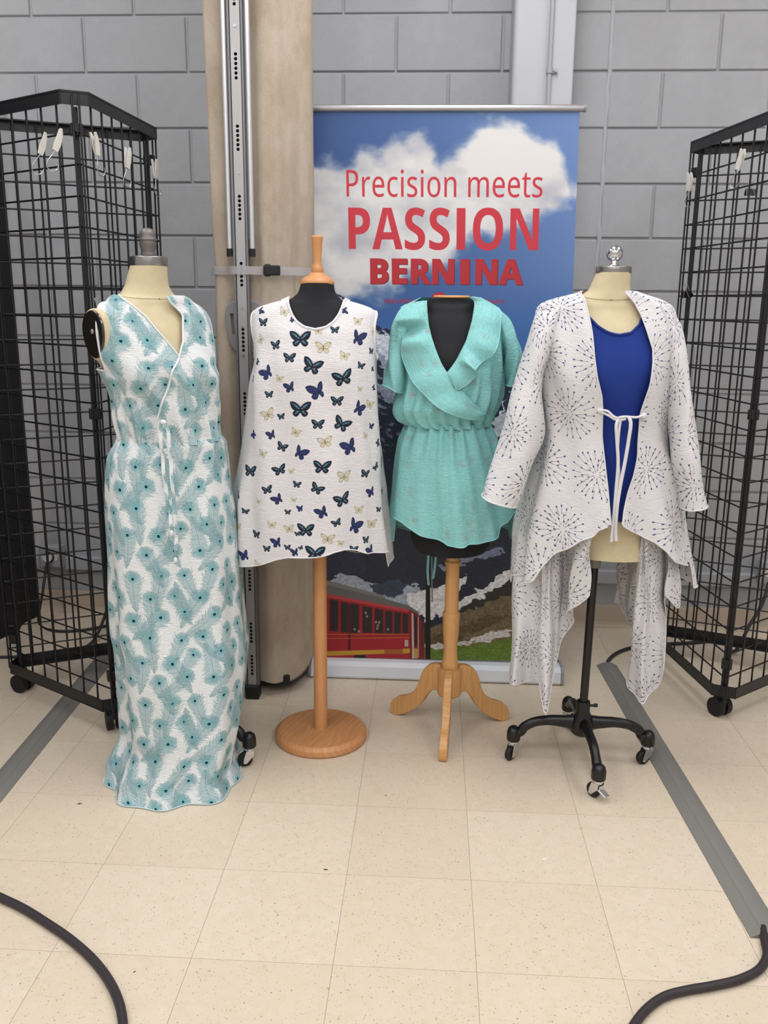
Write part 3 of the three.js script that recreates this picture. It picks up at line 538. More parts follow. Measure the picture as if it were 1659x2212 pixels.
  for (const [x, y] of [[-0.572, 1.9895], [0.332, 1.988]]) part('rail_cap', rod(V3(x - 0.004, y, 0.59), V3(x + 0.004, y, 0.59), 0.0125, 20), std(0x8d8e90, 0.4), bn);
  const bp = [[-0.05, 0.004], [0.052, 0.004], [0.056, 0.012], [0.05, 0.05], [0.03, 0.062], [-0.03, 0.062], [-0.05, 0.05]];
  part('base', extrude(bp, 0.93, 0.001).rotateY(-Math.PI / 2).translate(-0.572 + 0.93, 0, 0.59), std(0xdfe4ea, 0.3), bn);
  for (const x of [-0.578, 0.358]) part('end_cap', extrude(bp.map(([a, b]) => [a * 1.06, b * 1.05]), 0.01, 0.001).rotateY(-Math.PI / 2).translate(x + 0.01, 0, 0.59), std(0x8f9296, 0.4), bn);
  for (const x of [-0.4, 0.2]) part('foot', box(x - 0.02, x + 0.02, 0, 0.005, 0.5, 0.636), al, bn);
  part('support_pole', rod(V3(-0.1, 0.06, 0.575), V3(-0.12, 1.985, 0.575), 0.008, 12), al, bn);
}

// ---------- dress form parts ----------
const creamTex = dataTex(256, 256, (x, y) => { const n = 0.5 * noise(x / 2, y / 2, 0, 128, 128) + 0.5 * noise(x / 40, y / 40, 3, 0, 0), v = 0.96 + 0.06 * n; return [206 * v, 192 * v, 157 * v]; }, 0.06, 0.06);
const creamM = std(0xffffff, 0.75, { map: creamTex }), jerseyM = std(0x121419, 0.85), seamM = std(0xb3a683, 0.8);
const ironM = std(0x0d0d0f, 0.35), metalM = std(0x9a9896, 0.28, { metalness: 0.9 }), pewterM = std(0x77736f, 0.5, { metalness: 0.6 });
const woodTex = (seed, ca, cb) => dataTex(256, 1024, (x, y) => {
  const wob = noise(x / 40, y / 160, seed) * 2.2, g = 0.5 + 0.5 * Math.sin((x / 256 * 9 + wob) * 6.283), fi = noise(x / 1.6, y / 46, seed + 3), fl = noise(x / 2, y / 9, seed + 8) > 0.86 ? 0.35 : 0;
  return mixc(rgb(ca), rgb(cb), clamp(0.22 * g + 0.42 * fi + 0.15 * noise(x / 30, y / 200, seed + 5) + fl * 0.5));
}, 0.16, 0.64);
const beechM = std(0xffffff, 0.42, { map: woodTex(2, 0xd8a06e, 0xb67a4a) }), oakM = std(0xffffff, 0.36, { map: woodTex(9, 0xdcab74, 0xb98245) });
const depthF = table([[1.5, 0.05], [1.42, 0.05], [1.38, 0.055], [1.355, 0.062], [1.33, 0.075], [1.29, 0.095], [1.2, 0.122], [1.1, 0.108], [1.0, 0.098], [0.9, 0.11], [0.8, 0.12], [0.65, 0.115]]);
const depthB = table([[1.5, 0.05], [1.42, 0.052], [1.38, 0.06], [1.355, 0.066], [1.33, 0.076], [1.29, 0.086], [1.2, 0.095], [1.1, 0.086], [1.0, 0.085], [0.9, 0.105], [0.8, 0.122], [0.65, 0.118]]);
function rowsOf(list, cz, phi = 0, df = depthF, db = depthB, ps = null) {   // list [height, centre x, half width as seen]; phi = turn of the form away from the viewer
  return list.map(([y, cx, e]) => { const f = df(y, e), b = db(y, e), m = (f + b) / 2, a = phi ? Math.sqrt(Math.max(0.0004, e * e - Math.pow(m * Math.sin(phi), 2))) / Math.cos(phi) : e; return { p: ps ? ps(y) : 2, y, cx, cz: typeof cz === 'function' ? cz(y) : cz, a, f, b }; });
}
function capped(form, off = 0, nu = 72, nv = 90, disp) {           // closed torso: side surface plus a slightly domed top and bottom
  const g = bare(form.surface({ nu, nv, off, disp })), out = [g];
  for (const [t, d] of [[0, 0.002], [form.n, -0.012]]) {
    const r = form.row(t), P = [r.cx, r.y + d, r.cz], U = [0, 0], I = []; for (let i = 0; i <= nu; i++) { const p = form.at(lerp(-Math.PI, Math.PI, i / nu), t, off); P.push(p.x, p.y, p.z); U.push(p.x, p.z); }
    for (let i = 1; i <= nu; i++) I.push(0, i, i + 1); out.push(mesh(P, U, I));
  }
  return merge(out);
}
const bust = (form, k) => (p, th, t, row) => { for (const s of [-1, 1]) { const w = Math.exp(-Math.pow((th - s * 0.55) / 0.42, 2) - Math.pow((row.y - 1.195) / 0.055, 2)) * k; p.x += w * Math.sin(th) * form.c + w * Math.cos(th) * form.s; p.z += w * Math.cos(th) * form.c - w * Math.sin(th) * form.s; } };
function swivelCaster(parent, x, z, turn, brake) {
  const c = sub('caster', parent), T = (g) => g.rotateY(turn).translate(x, 0, z);
  part('cap', T(lathe([[0, 0.108], [0.01, 0.107], [0.0175, 0.1], [0.021, 0.088], [0.021, 0.066], [0.0195, 0.062], [0, 0.062]], 0, 0, 0, 24)), ironM, c);
  part('stem', T(merge([cyl(0, 0.05, 0.063, 0, 0.013, 0.0135), cyl(0, 0.056, 0.06, 0, 0.0165)])), chromeM, c);
  for (const s of [-1, 1]) part('fork', T(extrude([[-0.012, 0.052], [0.012, 0.052], [0.01, 0.035], [-0.012, 0.012], [-0.022, 0.014], [-0.02, 0.03]], 0.002, 0.0005).rotateY(0).translate(0, 0, s * 0.0125 - 0.001)), chromeM, c);
  part('wheel', T(lathe([[0, -0.0085], [0.018, -0.0085], [0.0215, -0.006], [0.0225, 0], [0.0215, 0.006], [0.018, 0.0085], [0, 0.0085]], 0, 0, 0, 28).rotateX(Math.PI / 2).translate(-0.014, 0.0228, 0)), rubberM, c);
  if (brake) part('brake_lever', T(merge([rbox(0.034, 0.006, 0.02, 0.002).rotateZ(-0.4).translate(0.02, 0.028, 0), rbox(0.014, 0.014, 0.018, 0.002).translate(0.008, 0.04, 0)])), chromeM, c);
}
function ironStand(parent, x, z, ang, poleTop, lean = [0, 0], brakes = [1, 1, 0, 0], L = [0.215, 0.215, 0.215, 0.215], dir = null) {   // cast base with four curved legs on casters
  part('pole', rod(V3(x, 0.15, z), V3(x + lean[0], poleTop, z + lean[1]), 0.0125, 20), ironM, parent);
  const base = sub('base', parent);
  part('hub', lathe([[0.0145, 0.2], [0.02, 0.199], [0.021, 0.165], [0.03, 0.148], [0.036, 0.128], [0.034, 0.1], [0.024, 0.09], [0, 0.088]], x, 0, z, 32), ironM, base);
  part('thumb_screw', merge([rod(V3(x + 0.018, 0.188, z + 0.004), V3(x + 0.034, 0.188, z + 0.008), 0.004), rbox(0.012, 0.012, 0.005, 0.002).translate(x + 0.036, 0.19, z + 0.008)]), ironM, base);
  for (let k = 0; k < 4; k++) {
    const a = dir ? dir[k] : ang + k * Math.PI / 2, c = Math.cos(a), s = Math.sin(a), l = L[k], at = (r, y) => V3(x + c * r, y, z + s * r);
    part('leg', tubeVar([at(0.015, 0.128), at(0.05, 0.13), at(0.1, 0.132), at(0.145, 0.124), at(0.175, 0.106), at(l - 0.02, 0.09), at(l, 0.086)], [[0.017, 0.026], [0.015, 0.02], [0.0135, 0.016], [0.0135, 0.015], [0.0135, 0.015], [0.015, 0.015], [0.017, 0.014]], 14, 36), ironM, base);
    swivelCaster(parent, x + c * l, z + s * l, [0.4, -0.9, 0.9, 2.2][k], brakes[k]);
  }
}
// form 1: cream, turned to the right, under the feather dress
const F1Z = 1.25, F1YAW = 0.8, F1PHI = 0.5;
const torso1 = new Form(rowsOf([[1.465,-.914,.049],[1.449,-.917,.051],[1.431,-.92,.054],[1.412,-.922,.058],[1.396,-.923,.066],[1.385,-.922,.075],[1.376,-.919,.091],[1.367,-.918,.101],[1.356,-.919,.123],[1.34,-.92,.141],[1.318,-.921,.153],[1.289,-.921,.158],[1.246,-.919,.156],[1.196,-.911,.144],[1.132,-.898,.123],[1.068,-.89,.109],[1.016,-.886,.103],[.964,-.887,.11],[.911,-.886,.125],[.844,-.885,.136],[.763,-.885,.133],[.708,-.885,.123]], F1Z, F1PHI), F1YAW);
const form1 = thing('dress_form', 'cream dress form with grey finial and exposed arm plate, wearing the long feather dress', 'dress form', [-0.87, 0, 1.25], 'dress forms');
part('torso', capped(torso1, 0, 80, 110, bust(torso1, 0.012)), creamM, form1);
{
  const r = torso1.row(0), x = r.cx, z = r.cz, y = r.y;
  part('neck_cap', lathe([[0, 0.027], [0.047, 0.027], [0.05, 0.024], [0.05, 0.002], [0.048, 0], [0, 0]], x, y - 0.005, z), metalM, form1, 'brushed metal neck cap');
  part('finial', lathe([[0.02, 0], [0.021, 0.00864], [0.0185, 0.0144], [0.0215, 0.02592], [0.0235, 0.03744], [0.0215, 0.03888], [0.0215, 0.04176], [0.024, 0.0432], [0.024, 0.04752], [0.02, 0.0504], [0.021, 0.0576], [0.019, 0.06624], [0.013, 0.07272], [0.005, 0.0756], [0, 0.07596]], x, y + 0.02, z, 32), pewterM, form1, 'dull grey turned finial');
  const seam = []; for (let i = 0; i <= 40; i++) { const th = lerp(-Math.PI, Math.PI, i / 40), t = 5.2 + 0.9 * Math.cos(th); seam.push(torso1.at(th, t, 0.0006)); }
  part('neck_seam', tube(seam, 0.0009, 120, 5), seamM, form1);
  part('pin', new THREE.SphereGeometry(0.0022, 10, 8).translate(...torso1.at(0, 6.1, 0.001).toArray()), std(0x777266, 0.4), form1);
  // arm plate on the side that faces the camera
  const n = V3(-1.026,1.29,1.38), T = (g) => g.rotateZ(0.1).rotateY(-0.56).translate(n.x, n.y, n.z);
  const oval = (a, b, k = 40) => Array.from({ length: k }, (_, i) => { const h = i / k * 6.2832; return [a * Math.cos(h), b * Math.sin(h) * (1 - 0.12 * Math.sin(h))]; });
  part('arm_rim', T(extrude(oval(0.05, 0.068), 0.05, 0.006, [], 3).translate(0, 0, -0.047)), creamM, form1);
  const pl = part('arm_plate', T(extrude(oval(0.044, 0.062), 0.01, 0.004, [], 4).translate(0, 0, -0.002)), std(0x5c5552, 0.16, { metalness: 0.9 }), form1, 'glossy dark metal arm plate');
  part('bolt', T(new THREE.SphereGeometry(0.007, 16, 10).scale(1, 1, 0.6).translate(0, 0, 0.009)), metalM, pl);
  ironStand(form1, -0.87, 1.25, 0.2, 0.8, [-0.025, 0], [0, 0, 0, 0], [0.207, 0.165, 0.17, 0.2]);
}
// form 2: black jersey with wooden neck top on a round base, under the butterfly tunic
const torso2 = new Form(rowsOf([[1.423,-.474,.047],[1.413,-.475,.049],[1.397,-.476,.054],[1.386,-.477,.064],[1.376,-.479,.078],[1.367,-.48,.102],[1.358,-.479,.131],[1.347,-.479,.152],[1.328,-.479,.163],[1.289,-.479,.166],[1.229,-.48,.162],[1.149,-.48,.152],[1.068,-.48,.14],[.999,-.48,.133],[.929,-.479,.141],[.844,-.48,.153],[.758,-.481,.154],[.685,-.48,.145]], 1.1), 0.1);
const form2 = thing('dress_form', 'black jersey dress form on a round wooden base, wearing the butterfly tunic', 'dress form', [-0.474, 0, 1.1], 'dress forms');
part('torso', capped(torso2, 0, 72, 90, bust(torso2, 0.01)), jerseyM, form2);
{
  const r = torso2.row(0), x = r.cx, z = r.cz, y = r.y;
  part('neck_top', lathe([[0, 0.03], [0.018, 0.03], [0.024, 0.026], [0.028, 0.02], [0.036, 0.018], [0.044, 0.012], [0.048, 0.006], [0.049, 0], [0.047, -0.006], [0, -0.006]], x, y, z), beechM, form2, 'stepped wooden disc');
  part('handle', lathe([[0.013, 0], [0.0165, 0.006], [0.0175, 0.014], [0.0155, 0.024], [0.012, 0.03], [0.012, 0.05], [0.0145, 0.085], [0.0168, 0.1], [0.0168, 0.104], [0.0145, 0.107], [0, 0.108]], x, y + 0.024, z, 28), beechM, form2, 'flared wooden handle');
  part('pole', cyl(-0.474, 0.02, 0.72, 1.1, 0.0215, 0.0215, 32), beechM, form2);
  const g = lathe([[0, 0.034], [0.131, 0.034], [0.139, 0.031], [0.1415, 0.026], [0.145, 0.025], [0.1475, 0.021], [0.1475, 0.006], [0.144, 0.001], [0, 0]], -0.474, 0, 1.097, 80), p = g.attributes.position, uv = g.attributes.uv;
  for (let i = 0; i < uv.count; i++) uv.setXY(i, p.getX(i) * 0.8 + p.getZ(i) * 0.3 + p.getY(i) * 0.5, p.getZ(i) + p.getX(i) * 0.4);
  part('round_base', g, beechM, form2);
}
// form 3: black jersey with flat wooden cap on a turned wooden tripod, under the turquoise dress
const torso3 = new Form(rowsOf([[1.383,-.088,.068],[1.371,-.089,.072],[1.358,-.09,.073],[1.343,-.091,.08],[1.33,-.093,.1],[1.319,-.093,.119],[1.303,-.091,.129],[1.271,-.09,.132],[1.203,-.087,.123],[1.12,-.085,.107],[1.037,-.082,.094],[.98,-.081,.103],[.909,-.079,.115],[.822,-.075,.125],[.734,-.072,.131],[.659,-.069,.126],[.623,-.07,.11]], 1.02, 0, (y) => (y > 1.36 ? 0.05 : depthF(y)), (y) => (y > 1.36 ? 0.055 : depthB(y))), 0);
const form3 = thing('dress_form', 'black jersey dress form on a turned wooden tripod, wearing the turquoise dress', 'dress form', [-0.06, 0, 1.015], 'dress forms');
part('torso', capped(torso3, 0, 72, 90, bust(torso3, 0.01)), jerseyM, form3);
{
  const r = torso3.row(0);
  const cap = lathe([[0, 0.006], [0.05, 0.006], [0.0535, 0.003], [0.0535, 0], [0.05, -0.003], [0, -0.003]], 0, 0, 0, 40).scale(1, 1, 0.85).translate(r.cx, r.y + 0.0045, r.cz);
  part('neck_cap', cap, oakM, form3, 'thin flat wooden cap');
  const X = -0.062, Z = 1.015;
  part('turned_pole', lathe([[0, 0.64], [0.0215, 0.64], [0.0215, 0.5835], [0.0218, 0.583], [0.025, 0.581], [0.0258, 0.576], [0.025, 0.571], [0.0218, 0.569], [0.0215, 0.5685], [0.0215, 0.54], [0.0222, 0.412], [0.0224, 0.411], [0.0262, 0.4105], [0.0275, 0.408], [0.028, 0.4], [0.0275, 0.394], [0.0268, 0.37], [0.0262, 0.345], [0.023, 0.315], [0.0215, 0.29], [0.023, 0.262], [0.0258, 0.24], [0.027, 0.226], [0.025, 0.216], [0.0235, 0.205], [0, 0.2]], X, 0, Z, 40), oakM, form3);
  part('hub', lathe([[0, 0.218], [0.036, 0.218], [0.039, 0.214], [0.039, 0.132], [0.036, 0.126], [0, 0.126]], X, 0, Z, 40), oakM, form3);
  const legS = smoothPts([[0.03, 0.222], [0.05, 0.224], [0.08, 0.21], [0.1, 0.178], [0.112, 0.14], [0.13, 0.105], [0.16, 0.082], [0.19, 0.07], [0.212, 0.052], [0.222, 0.025], [0.218, 0.004], [0.2, 0.0], [0.17, 0.012], [0.135, 0.035], [0.1, 0.07], [0.075, 0.11], [0.055, 0.13], [0.034, 0.134]], 4);
  for (const [fx, fz] of [[-0.082, 1.232], [-0.252, 0.905], [0.128, 0.93]]) {
    const a = Math.atan2(fz - Z, fx - X); part('leg', extrude(legS, 0.026, 0.004, [], 3).translate(0, 0, -0.013).rotateY(-a).translate(X, 0, Z), oakM, form3);
  }
}
// form 4: cream on a black caster base, under the blue top and the starburst cardigan
const torso4 = new Form(rowsOf([[1.456,.344,.046],[1.443,.342,.048],[1.428,.339,.051],[1.413,.337,.055],[1.402,.336,.065],[1.392,.336,.086],[1.381,.334,.111],[1.369,.332,.139],[1.354,.333,.156],[1.332,.334,.164],[1.295,.337,.165],[1.232,.341,.161],[1.156,.346,.144],[1.078,.352,.13],[1.026,.355,.128],[.96,.361,.14],[.88,.37,.155],[.799,.379,.16],[.73,.387,.156],[.674,.392,.145]], 1.19), -0.03);
const form4 = thing('dress_form', 'cream dress form with chrome ball on its neck, wearing the blue top and starburst cardigan', 'dress form', [0.34, 0, 1.19], 'dress forms');
part('torso', capped(torso4, 0, 80, 100, bust(torso4, 0.012)), creamM, form4);
{
  const r = torso4.row(0), x = r.cx, z = r.cz, y = r.y;
  part('neck_cap', lathe([[0, 0.02], [0.044, 0.02], [0.0475, 0.017], [0.0475, 0.001], [0.0455, 0], [0, 0]], x, y - 0.003, z), metalM, form4, 'brushed metal neck cap');
  part('ball_stem', lathe([[0.015, 0], [0.011, 0.006], [0.0125, 0.012], [0.009, 0.018]], x, y + 0.016, z, 24), chromeM, form4);
  part('ball', new THREE.SphereGeometry(0.0222, 40, 28).translate(x, y + 0.05, z), chromeM, form4, 'mirror chrome ball');
  const seam = []; for (let i = 0; i <= 40; i++) { const th = lerp(-Math.PI, Math.PI, i / 40), t = 4.1 + 1.6 * Math.cos(th); seam.push(torso4.at(th, t, 0.0006)); }
  part('neck_seam', tube(seam, 0.0009, 120, 5), seamM, form4);
  part('pin', new THREE.SphereGeometry(0.002, 10, 8).translate(...torso4.at(0, 5.7, 0.001).toArray()), std(0x777266, 0.4), form4);
  part('pole_sleeve', cyl(0.346, 0.625, 0.69, 1.19, 0.018), std(0x8d8a84, 0.5), form4);
  ironStand(form4, 0.341, 1.19, 0, 0.66, [0.005, 0], [0, 1, 0, 1], [0.203, 0.215, 0.206, 0.222], [0.0, 1.5, Math.PI, -1.6]);
}

// ---------- cloth: crinkled double gauze ----------
const gauzeH = (seed) => dataTex(512, 512, (x, y) => {
  const a = noise(x / 26, y / 4.2, seed, 0, 0), b = noise(x / 5, y / 30, seed + 4), c = noise(x / 2, y / 2, seed + 9), v = 255 * clamp(0.15 + 0.55 * a + 0.25 * b + 0.12 * c); return [v, v, v];
}, 0.17, 0.17, false);
const gauze = gauzeH(3), fineH = dataTex(256, 256, (x, y) => { const v = 128 + 70 * Math.sin(x * 0.785) * Math.sin(y * 0.785) + 50 * (noise(x / 3, y / 3, 2) - 0.5); return [v, v, v]; }, 0.03, 0.03, false);
const cloth = (map, extra = {}) => std(0xffffff, 0.95, { map, bumpMap: gauze, bumpScale: 0.0017, ...extra });
const wrapDraw = (w, h, x, y, m, fn) => { for (const dx of [-w, 0, w]) for (const dy of [-h, 0, h]) if (x + dx > -m && x + dx < w + m && y + dy > -m && y + dy < h + m) fn(x + dx, y + dy); };

// feather print
const featherTex = canvasTex(1536, 1536, (c, w, h) => {
  c.fillStyle = '#dadede'; c.fillRect(0, 0, w, h); const r = rng(21);
  const S = w / 0.36;                                // pixels per metre
  const feather = (seed, x, y, ang, s) => {
    const q = rng(seed); c.save(); c.translate(x, y); c.rotate(ang); c.scale(s, s);
    const bend = (q() - 0.5) * 110, cx = (t) => bend * t * t, cy = (t) => t * 360;    // eye at the origin, plume running down +y
    const wid = (t) => (t < 0.12 ? 84 : 84 * Math.pow(1 - (t - 0.12) / 0.9, 0.62));
    c.fillStyle = 'rgba(136,170,174,.4)'; c.beginPath(); c.moveTo(0, -78); for (let i = 0; i <= 20; i++) { const t = i / 20; c.lineTo(cx(t) + wid(t) * (0.82 + 0.2 * q()), cy(t) - 40 * (1 - t)); } for (let i = 20; i >= 0; i--) { const t = i / 20; c.lineTo(cx(t) - wid(t) * (0.82 + 0.2 * q()), cy(t) - 40 * (1 - t)); } c.closePath(); c.fill();
    for (let i = 0; i < 46; i++) { const a = -Math.PI + i / 45 * Math.PI, L = 66 + q() * 24; c.strokeStyle = q() < 0.3 ? 'rgba(84,116,124,.5)' : 'rgba(118,164,168,.45)'; c.lineWidth = q() < 0.3 ? 2.4 : 5; c.beginPath(); c.moveTo(Math.cos(a) * 18, Math.sin(a) * 18); c.quadraticCurveTo(Math.cos(a + 0.2) * L * 0.6, Math.sin(a + 0.2) * L * 0.6, Math.cos(a) * L, Math.sin(a) * L); c.stroke(); }
    for (let i = 0; i < 84; i++) {
      const t = i / 84, sd = i % 2 ? 1 : -1, wd = wid(t) * (0.85 + 0.4 * q()) + 10, x0 = cx(t), y0 = cy(t) * 0.98, dk = q() < 0.42;
      c.strokeStyle = dk ? 'rgba(80,108,116,' + (0.4 + 0.3 * q()) + ')' : 'rgba(120,158,163,' + (0.35 + 0.3 * q()) + ')'; c.lineWidth = dk ? 2.2 : 4.5;
      c.beginPath(); c.moveTo(x0, y0 + 16); c.bezierCurveTo(x0 + sd * wd * 0.4, y0 + 12, x0 + sd * wd * 0.8, y0 - 10 - 26 * q(), x0 + sd * wd, y0 - 46 * (1 - t) - 6 + 40 * (q() - 0.45)); c.stroke();
    }
    c.strokeStyle = 'rgba(92,130,136,.75)'; c.lineWidth = 4; c.beginPath(); c.moveTo(0, 20); for (let i = 1; i <= 10; i++) c.lineTo(cx(i / 10), cy(i / 10)); c.stroke();
    c.fillStyle = 'rgba(122,170,174,.55)'; c.beginPath(); c.ellipse(0, 4, 46, 52, 0, 0, 6.3); c.fill();
    c.fillStyle = 'rgba(100,160,166,.6)'; c.beginPath(); c.ellipse(0, 8, 28, 32, 0, 0, 6.3); c.fill();
    c.fillStyle = 'rgba(124,184,190,.85)'; c.beginPath(); c.ellipse(0, 10, 23, 25, 0, 0, 6.3); c.fill();
    c.fillStyle = '#12333c'; c.beginPath(); c.ellipse(1, 11, 14, 15.5, 0.3, 0, 6.3); c.fill(); c.restore();
  };
  const nx = 5, ny = 6; let k = 0;
  for (let j = 0; j < ny; j++) for (let i = 0; i < nx; i++) {
    const x = (i + 0.5 * (j % 2) + 0.25 + (r() - 0.5) * 0.34) * w / nx, y = (j + 0.3 + (r() - 0.5) * 0.34) * h / ny, base = [[0.5, -0.5, 0.2], [-0.6, 0.6, 0.1], [0.8, 3.0, -0.4]][j % 3][i % 3], a = base + (r() - 0.5) * 0.5, s = 1.08 + 0.2 * r(), sd = ++k;
    wrapDraw(w, h, x, y, 560, (X, Y) => feather(sd, X, Y, a, s));
  }
}, 0.36, 0.36);
const featherM = cloth(featherTex), whiteTrim = std(0xdadddd, 0.9), featherTrim = std(0xb9cdcf, 0.95);

// ---------- long feather dress ----------
{
  const d = thing('maxi_dress', 'long sleeveless wrap dress in white gauze printed with teal peacock feathers', 'dress', [-0.89, 0, 1.28]);
  // bodice: torso rings and a little ease; waist gathered
  const top = new Form(torso1.r.slice(5, 14).map((r) => ({ ...r })).concat(rowsOf([[1.164,-.898,.146],[1.132,-.892,.138],[1.091,-.887,.125],[1.05,-.886,.119],[1.024,-.884,.118],[1.003,-.881,.119],[.987,-.879,.121]], F1Z, F1PHI)), F1YAW);
  const eR = byY([...[[-.869,1.407],[-.864,1.395],[-.854,1.38],[-.846,1.363]], ...[[-.821,1.334]], ...[[-.811,1.262],[-.818,1.213],[-.837,1.151],[-.856,1.101],[-.873,1.056],[-.882,1.024]]]), eL = byY([[-.986,1.398],[-.982,1.39],[-.952,1.371],[-.922,1.35],[-.898,1.328],[-.874,1.298],[-.845,1.262],[-.818,1.225],[-.801,1.195],[-.78,1.152]]), arm = byY([[-1.035,1.383],[-1.025,1.374],[-1.018,1.351],[-1.015,1.321],[-1.014,1.285],[-1.009,1.243],[-1.004,1.206],[-1.001,1.188]]);
  const yUnder = 1.189, yBack = 1.385;
  const gath = (amp) => (p, th, t, row) => { const k = step(1.18, 1.02, row.y) * amp, s = k * (Math.sin(th * 17 + 2 * Math.sin(th * 3)) + 0.6 * Math.sin(th * 31 + row.y * 20)), w = 0.004 * Math.sin(row.y * 40 + th * 6 + 3 * Math.sin(th * 2)) * step(1.33, 1.2, row.y), m = s + w; p.x += m * (Math.sin(th) * top.c + Math.cos(th) * top.s); p.z += m * (Math.cos(th) * top.c - Math.sin(th) * top.s); };
  const armCut = (x, y) => (y > yUnder ? x - arm(y) : 1);
  const neckOff = (th, t, y) => 0.011 + 0.006 * step(1.35, 1.39, y) + 0.008 * step(1.2, 1.02, y);
  const bust1 = bust(top, 0.016), gat = gath(0.0045), bg = (p, th, t, row) => { bust1(p, th, t, row); gat(p, th, t, row); };
  let L = bare2(clip(clip(top.surface({ th0: -Math.PI, th1: 1.25, nu: 130, nv: 110, off: neckOff, disp: bg }), (x, y, z, th) => (th > -1.75 ? eL(y) - x : yBack - y)), (x, y) => armCut(x, y)));
  let R = bare2(clip(top.surface({ th0: -1.05, th1: Math.PI, nu: 130, nv: 110, off: (a, b, y) => neckOff(a, b, y) + 0.006, disp: bg }), (x, y, z, th) => Math.min(1.4 - y, th < 1.5 ? x - eR(y) : yBack - y)));
  const bo = sub('bodice', d);
  part('under_panel', L.g, featherM, bo); part('over_panel', R.g, featherM, bo);
  const aboveWaist = (E) => E.map((l) => l.filter((p) => p[1] > 1.035)); part('neck_binding', merge([hem(aboveWaist(L.e), 0.0028, 0.08), hem(aboveWaist(R.e), 0.0032, 0.08)]), whiteTrim, bo, 'white bound neckline');
  const fl = []; for (let i = 0; i <= 6; i++) { const p = V3(-1.069,1.38,1.27); fl.push([V3(p.x + i * 0.004, p.y + 0.006 - i * 0.0005, p.z - 0.05 + i * 0.012), V3(p.x - 0.004 + i * 0.003, p.y - 0.03 + i * 0.004, p.z - 0.045 + i * 0.012)]); }
  part('shoulder_flange', sheet(fl, 16, 8), whiteTrim, bo);
  // skirt, flaring out to the floor
  const sd = table([[1.03, 0.1], [0.95, 0.118], [0.85, 0.132], [0.6, 0.15], [0.35, 0.162], [0.1, 0.172], [0, 0.182]]), sz = table([[0.9, 1.25], [0.5, 1.275], [0.35, 1.292], [0.2, 1.315], [0.1, 1.335], [0, 1.36]]);
  const rows = rowsOf([[1.015,-.884,.123],[.999,-.881,.126],[.981,-.876,.14],[.956,-.882,.151],[.92,-.885,.158],[.869,-.886,.164],[.779,-.88,.173],[.687,-.874,.176],[.596,-.872,.177],[.518,-.87,.178],[.441,-.865,.18],[.381,-.856,.178],[.313,-.855,.174],[.234,-.857,.167],[.164,-.859,.161],[.113,-.864,.155]], sz, F1PHI, sd, sd);
  rows.push(...[[0.05, -0.882, 0.164], [0.025, -0.876, 0.174], [0.009, -0.872, 0.184], [0.003, -0.87, 0.188]].map(([y, cx, a]) => ({ y, cx, cz: sz(y), a, f: sd(y), b: sd(y), p: 2 })));
  const sk = new Form(rows, F1YAW);
  const drape = (p, th, t, row) => {
    const low = step(1.0, 0.5, row.y), m = 0.0035 * Math.sin(th * 19 + Math.sin(th * 5)) * step(0.82, 1.0, row.y) + low * (0.01 * Math.sin(th * 5 + 0.6 + row.y * 0.7) + 0.006 * Math.sin(th * 9 + 2 - row.y * 2)) + 0.004 * (noise(th * 3 + 9, row.y * 9) - 0.5) + step(0.16, 0, row.y) * (0.006 * Math.sin(th * 4 + 2.2) + 0.006 * Math.sin(th * 9 + 1));
    p.x += m * (Math.sin(th) * sk.c + Math.cos(th) * sk.s); p.z += m * (Math.cos(th) * sk.c - Math.sin(th) * sk.s);
  };
  const sg = bare(sk.surface({ nu: 180, nv: 150, off: 0.012, disp: drape }));
  part('skirt', sg, featherM, d);
  const hp = []; for (let i = 0; i < 90; i++) { const th = lerp(-Math.PI, Math.PI, i / 90), t = sk.n, p = sk.at(th, t, 0.012); drape(p, th, t, sk.row(t)); hp.push(p); }
  part('hem', new THREE.TubeGeometry(curve(hp, true), 300, 0.002, 6, true), featherTrim, d);
  const tie = (pts, w) => sheet(pts.map(([x, y, z], i) => [V3(x - w / 2, y, z), V3(x + w / 2, y, z - 0.003)]), 60, 3, (p, s) => { p.z += 0.003 * Math.sin(s * 30); });
  part('drawstring', tie([[-.85,1.063,1.41],[-.851,1.032,1.425],[-.849,.977,1.425],[-.845,.915,1.43],[-.838,.854,1.435],[-.83,.804,1.44],[-.827,.767,1.445]], 0.009), featherM, d);
  part('drawstring', tie([[-.843,1.063,1.41],[-.831,1.039,1.425],[-.829,.983,1.425],[-.825,.928,1.43],[-.822,.867,1.435],[-.818,.792,1.44],[-.817,.729,1.445],[-.82,.693,1.445]], 0.009), featherM, d);
  part('knot', new THREE.SphereGeometry(0.0075, 16, 12).scale(1.2, 0.9, 0.9).translate(-.845,1.059,1.415), whiteTrim, d);
  for (const p of [V3(-.827,.765,1.446), V3(-.82,.69,1.446)]) part('tie_knot', new THREE.SphereGeometry(0.0055, 12, 8).scale(1, 1.5, 1).translate(p.x, p.y, p.z), whiteTrim, d);
}

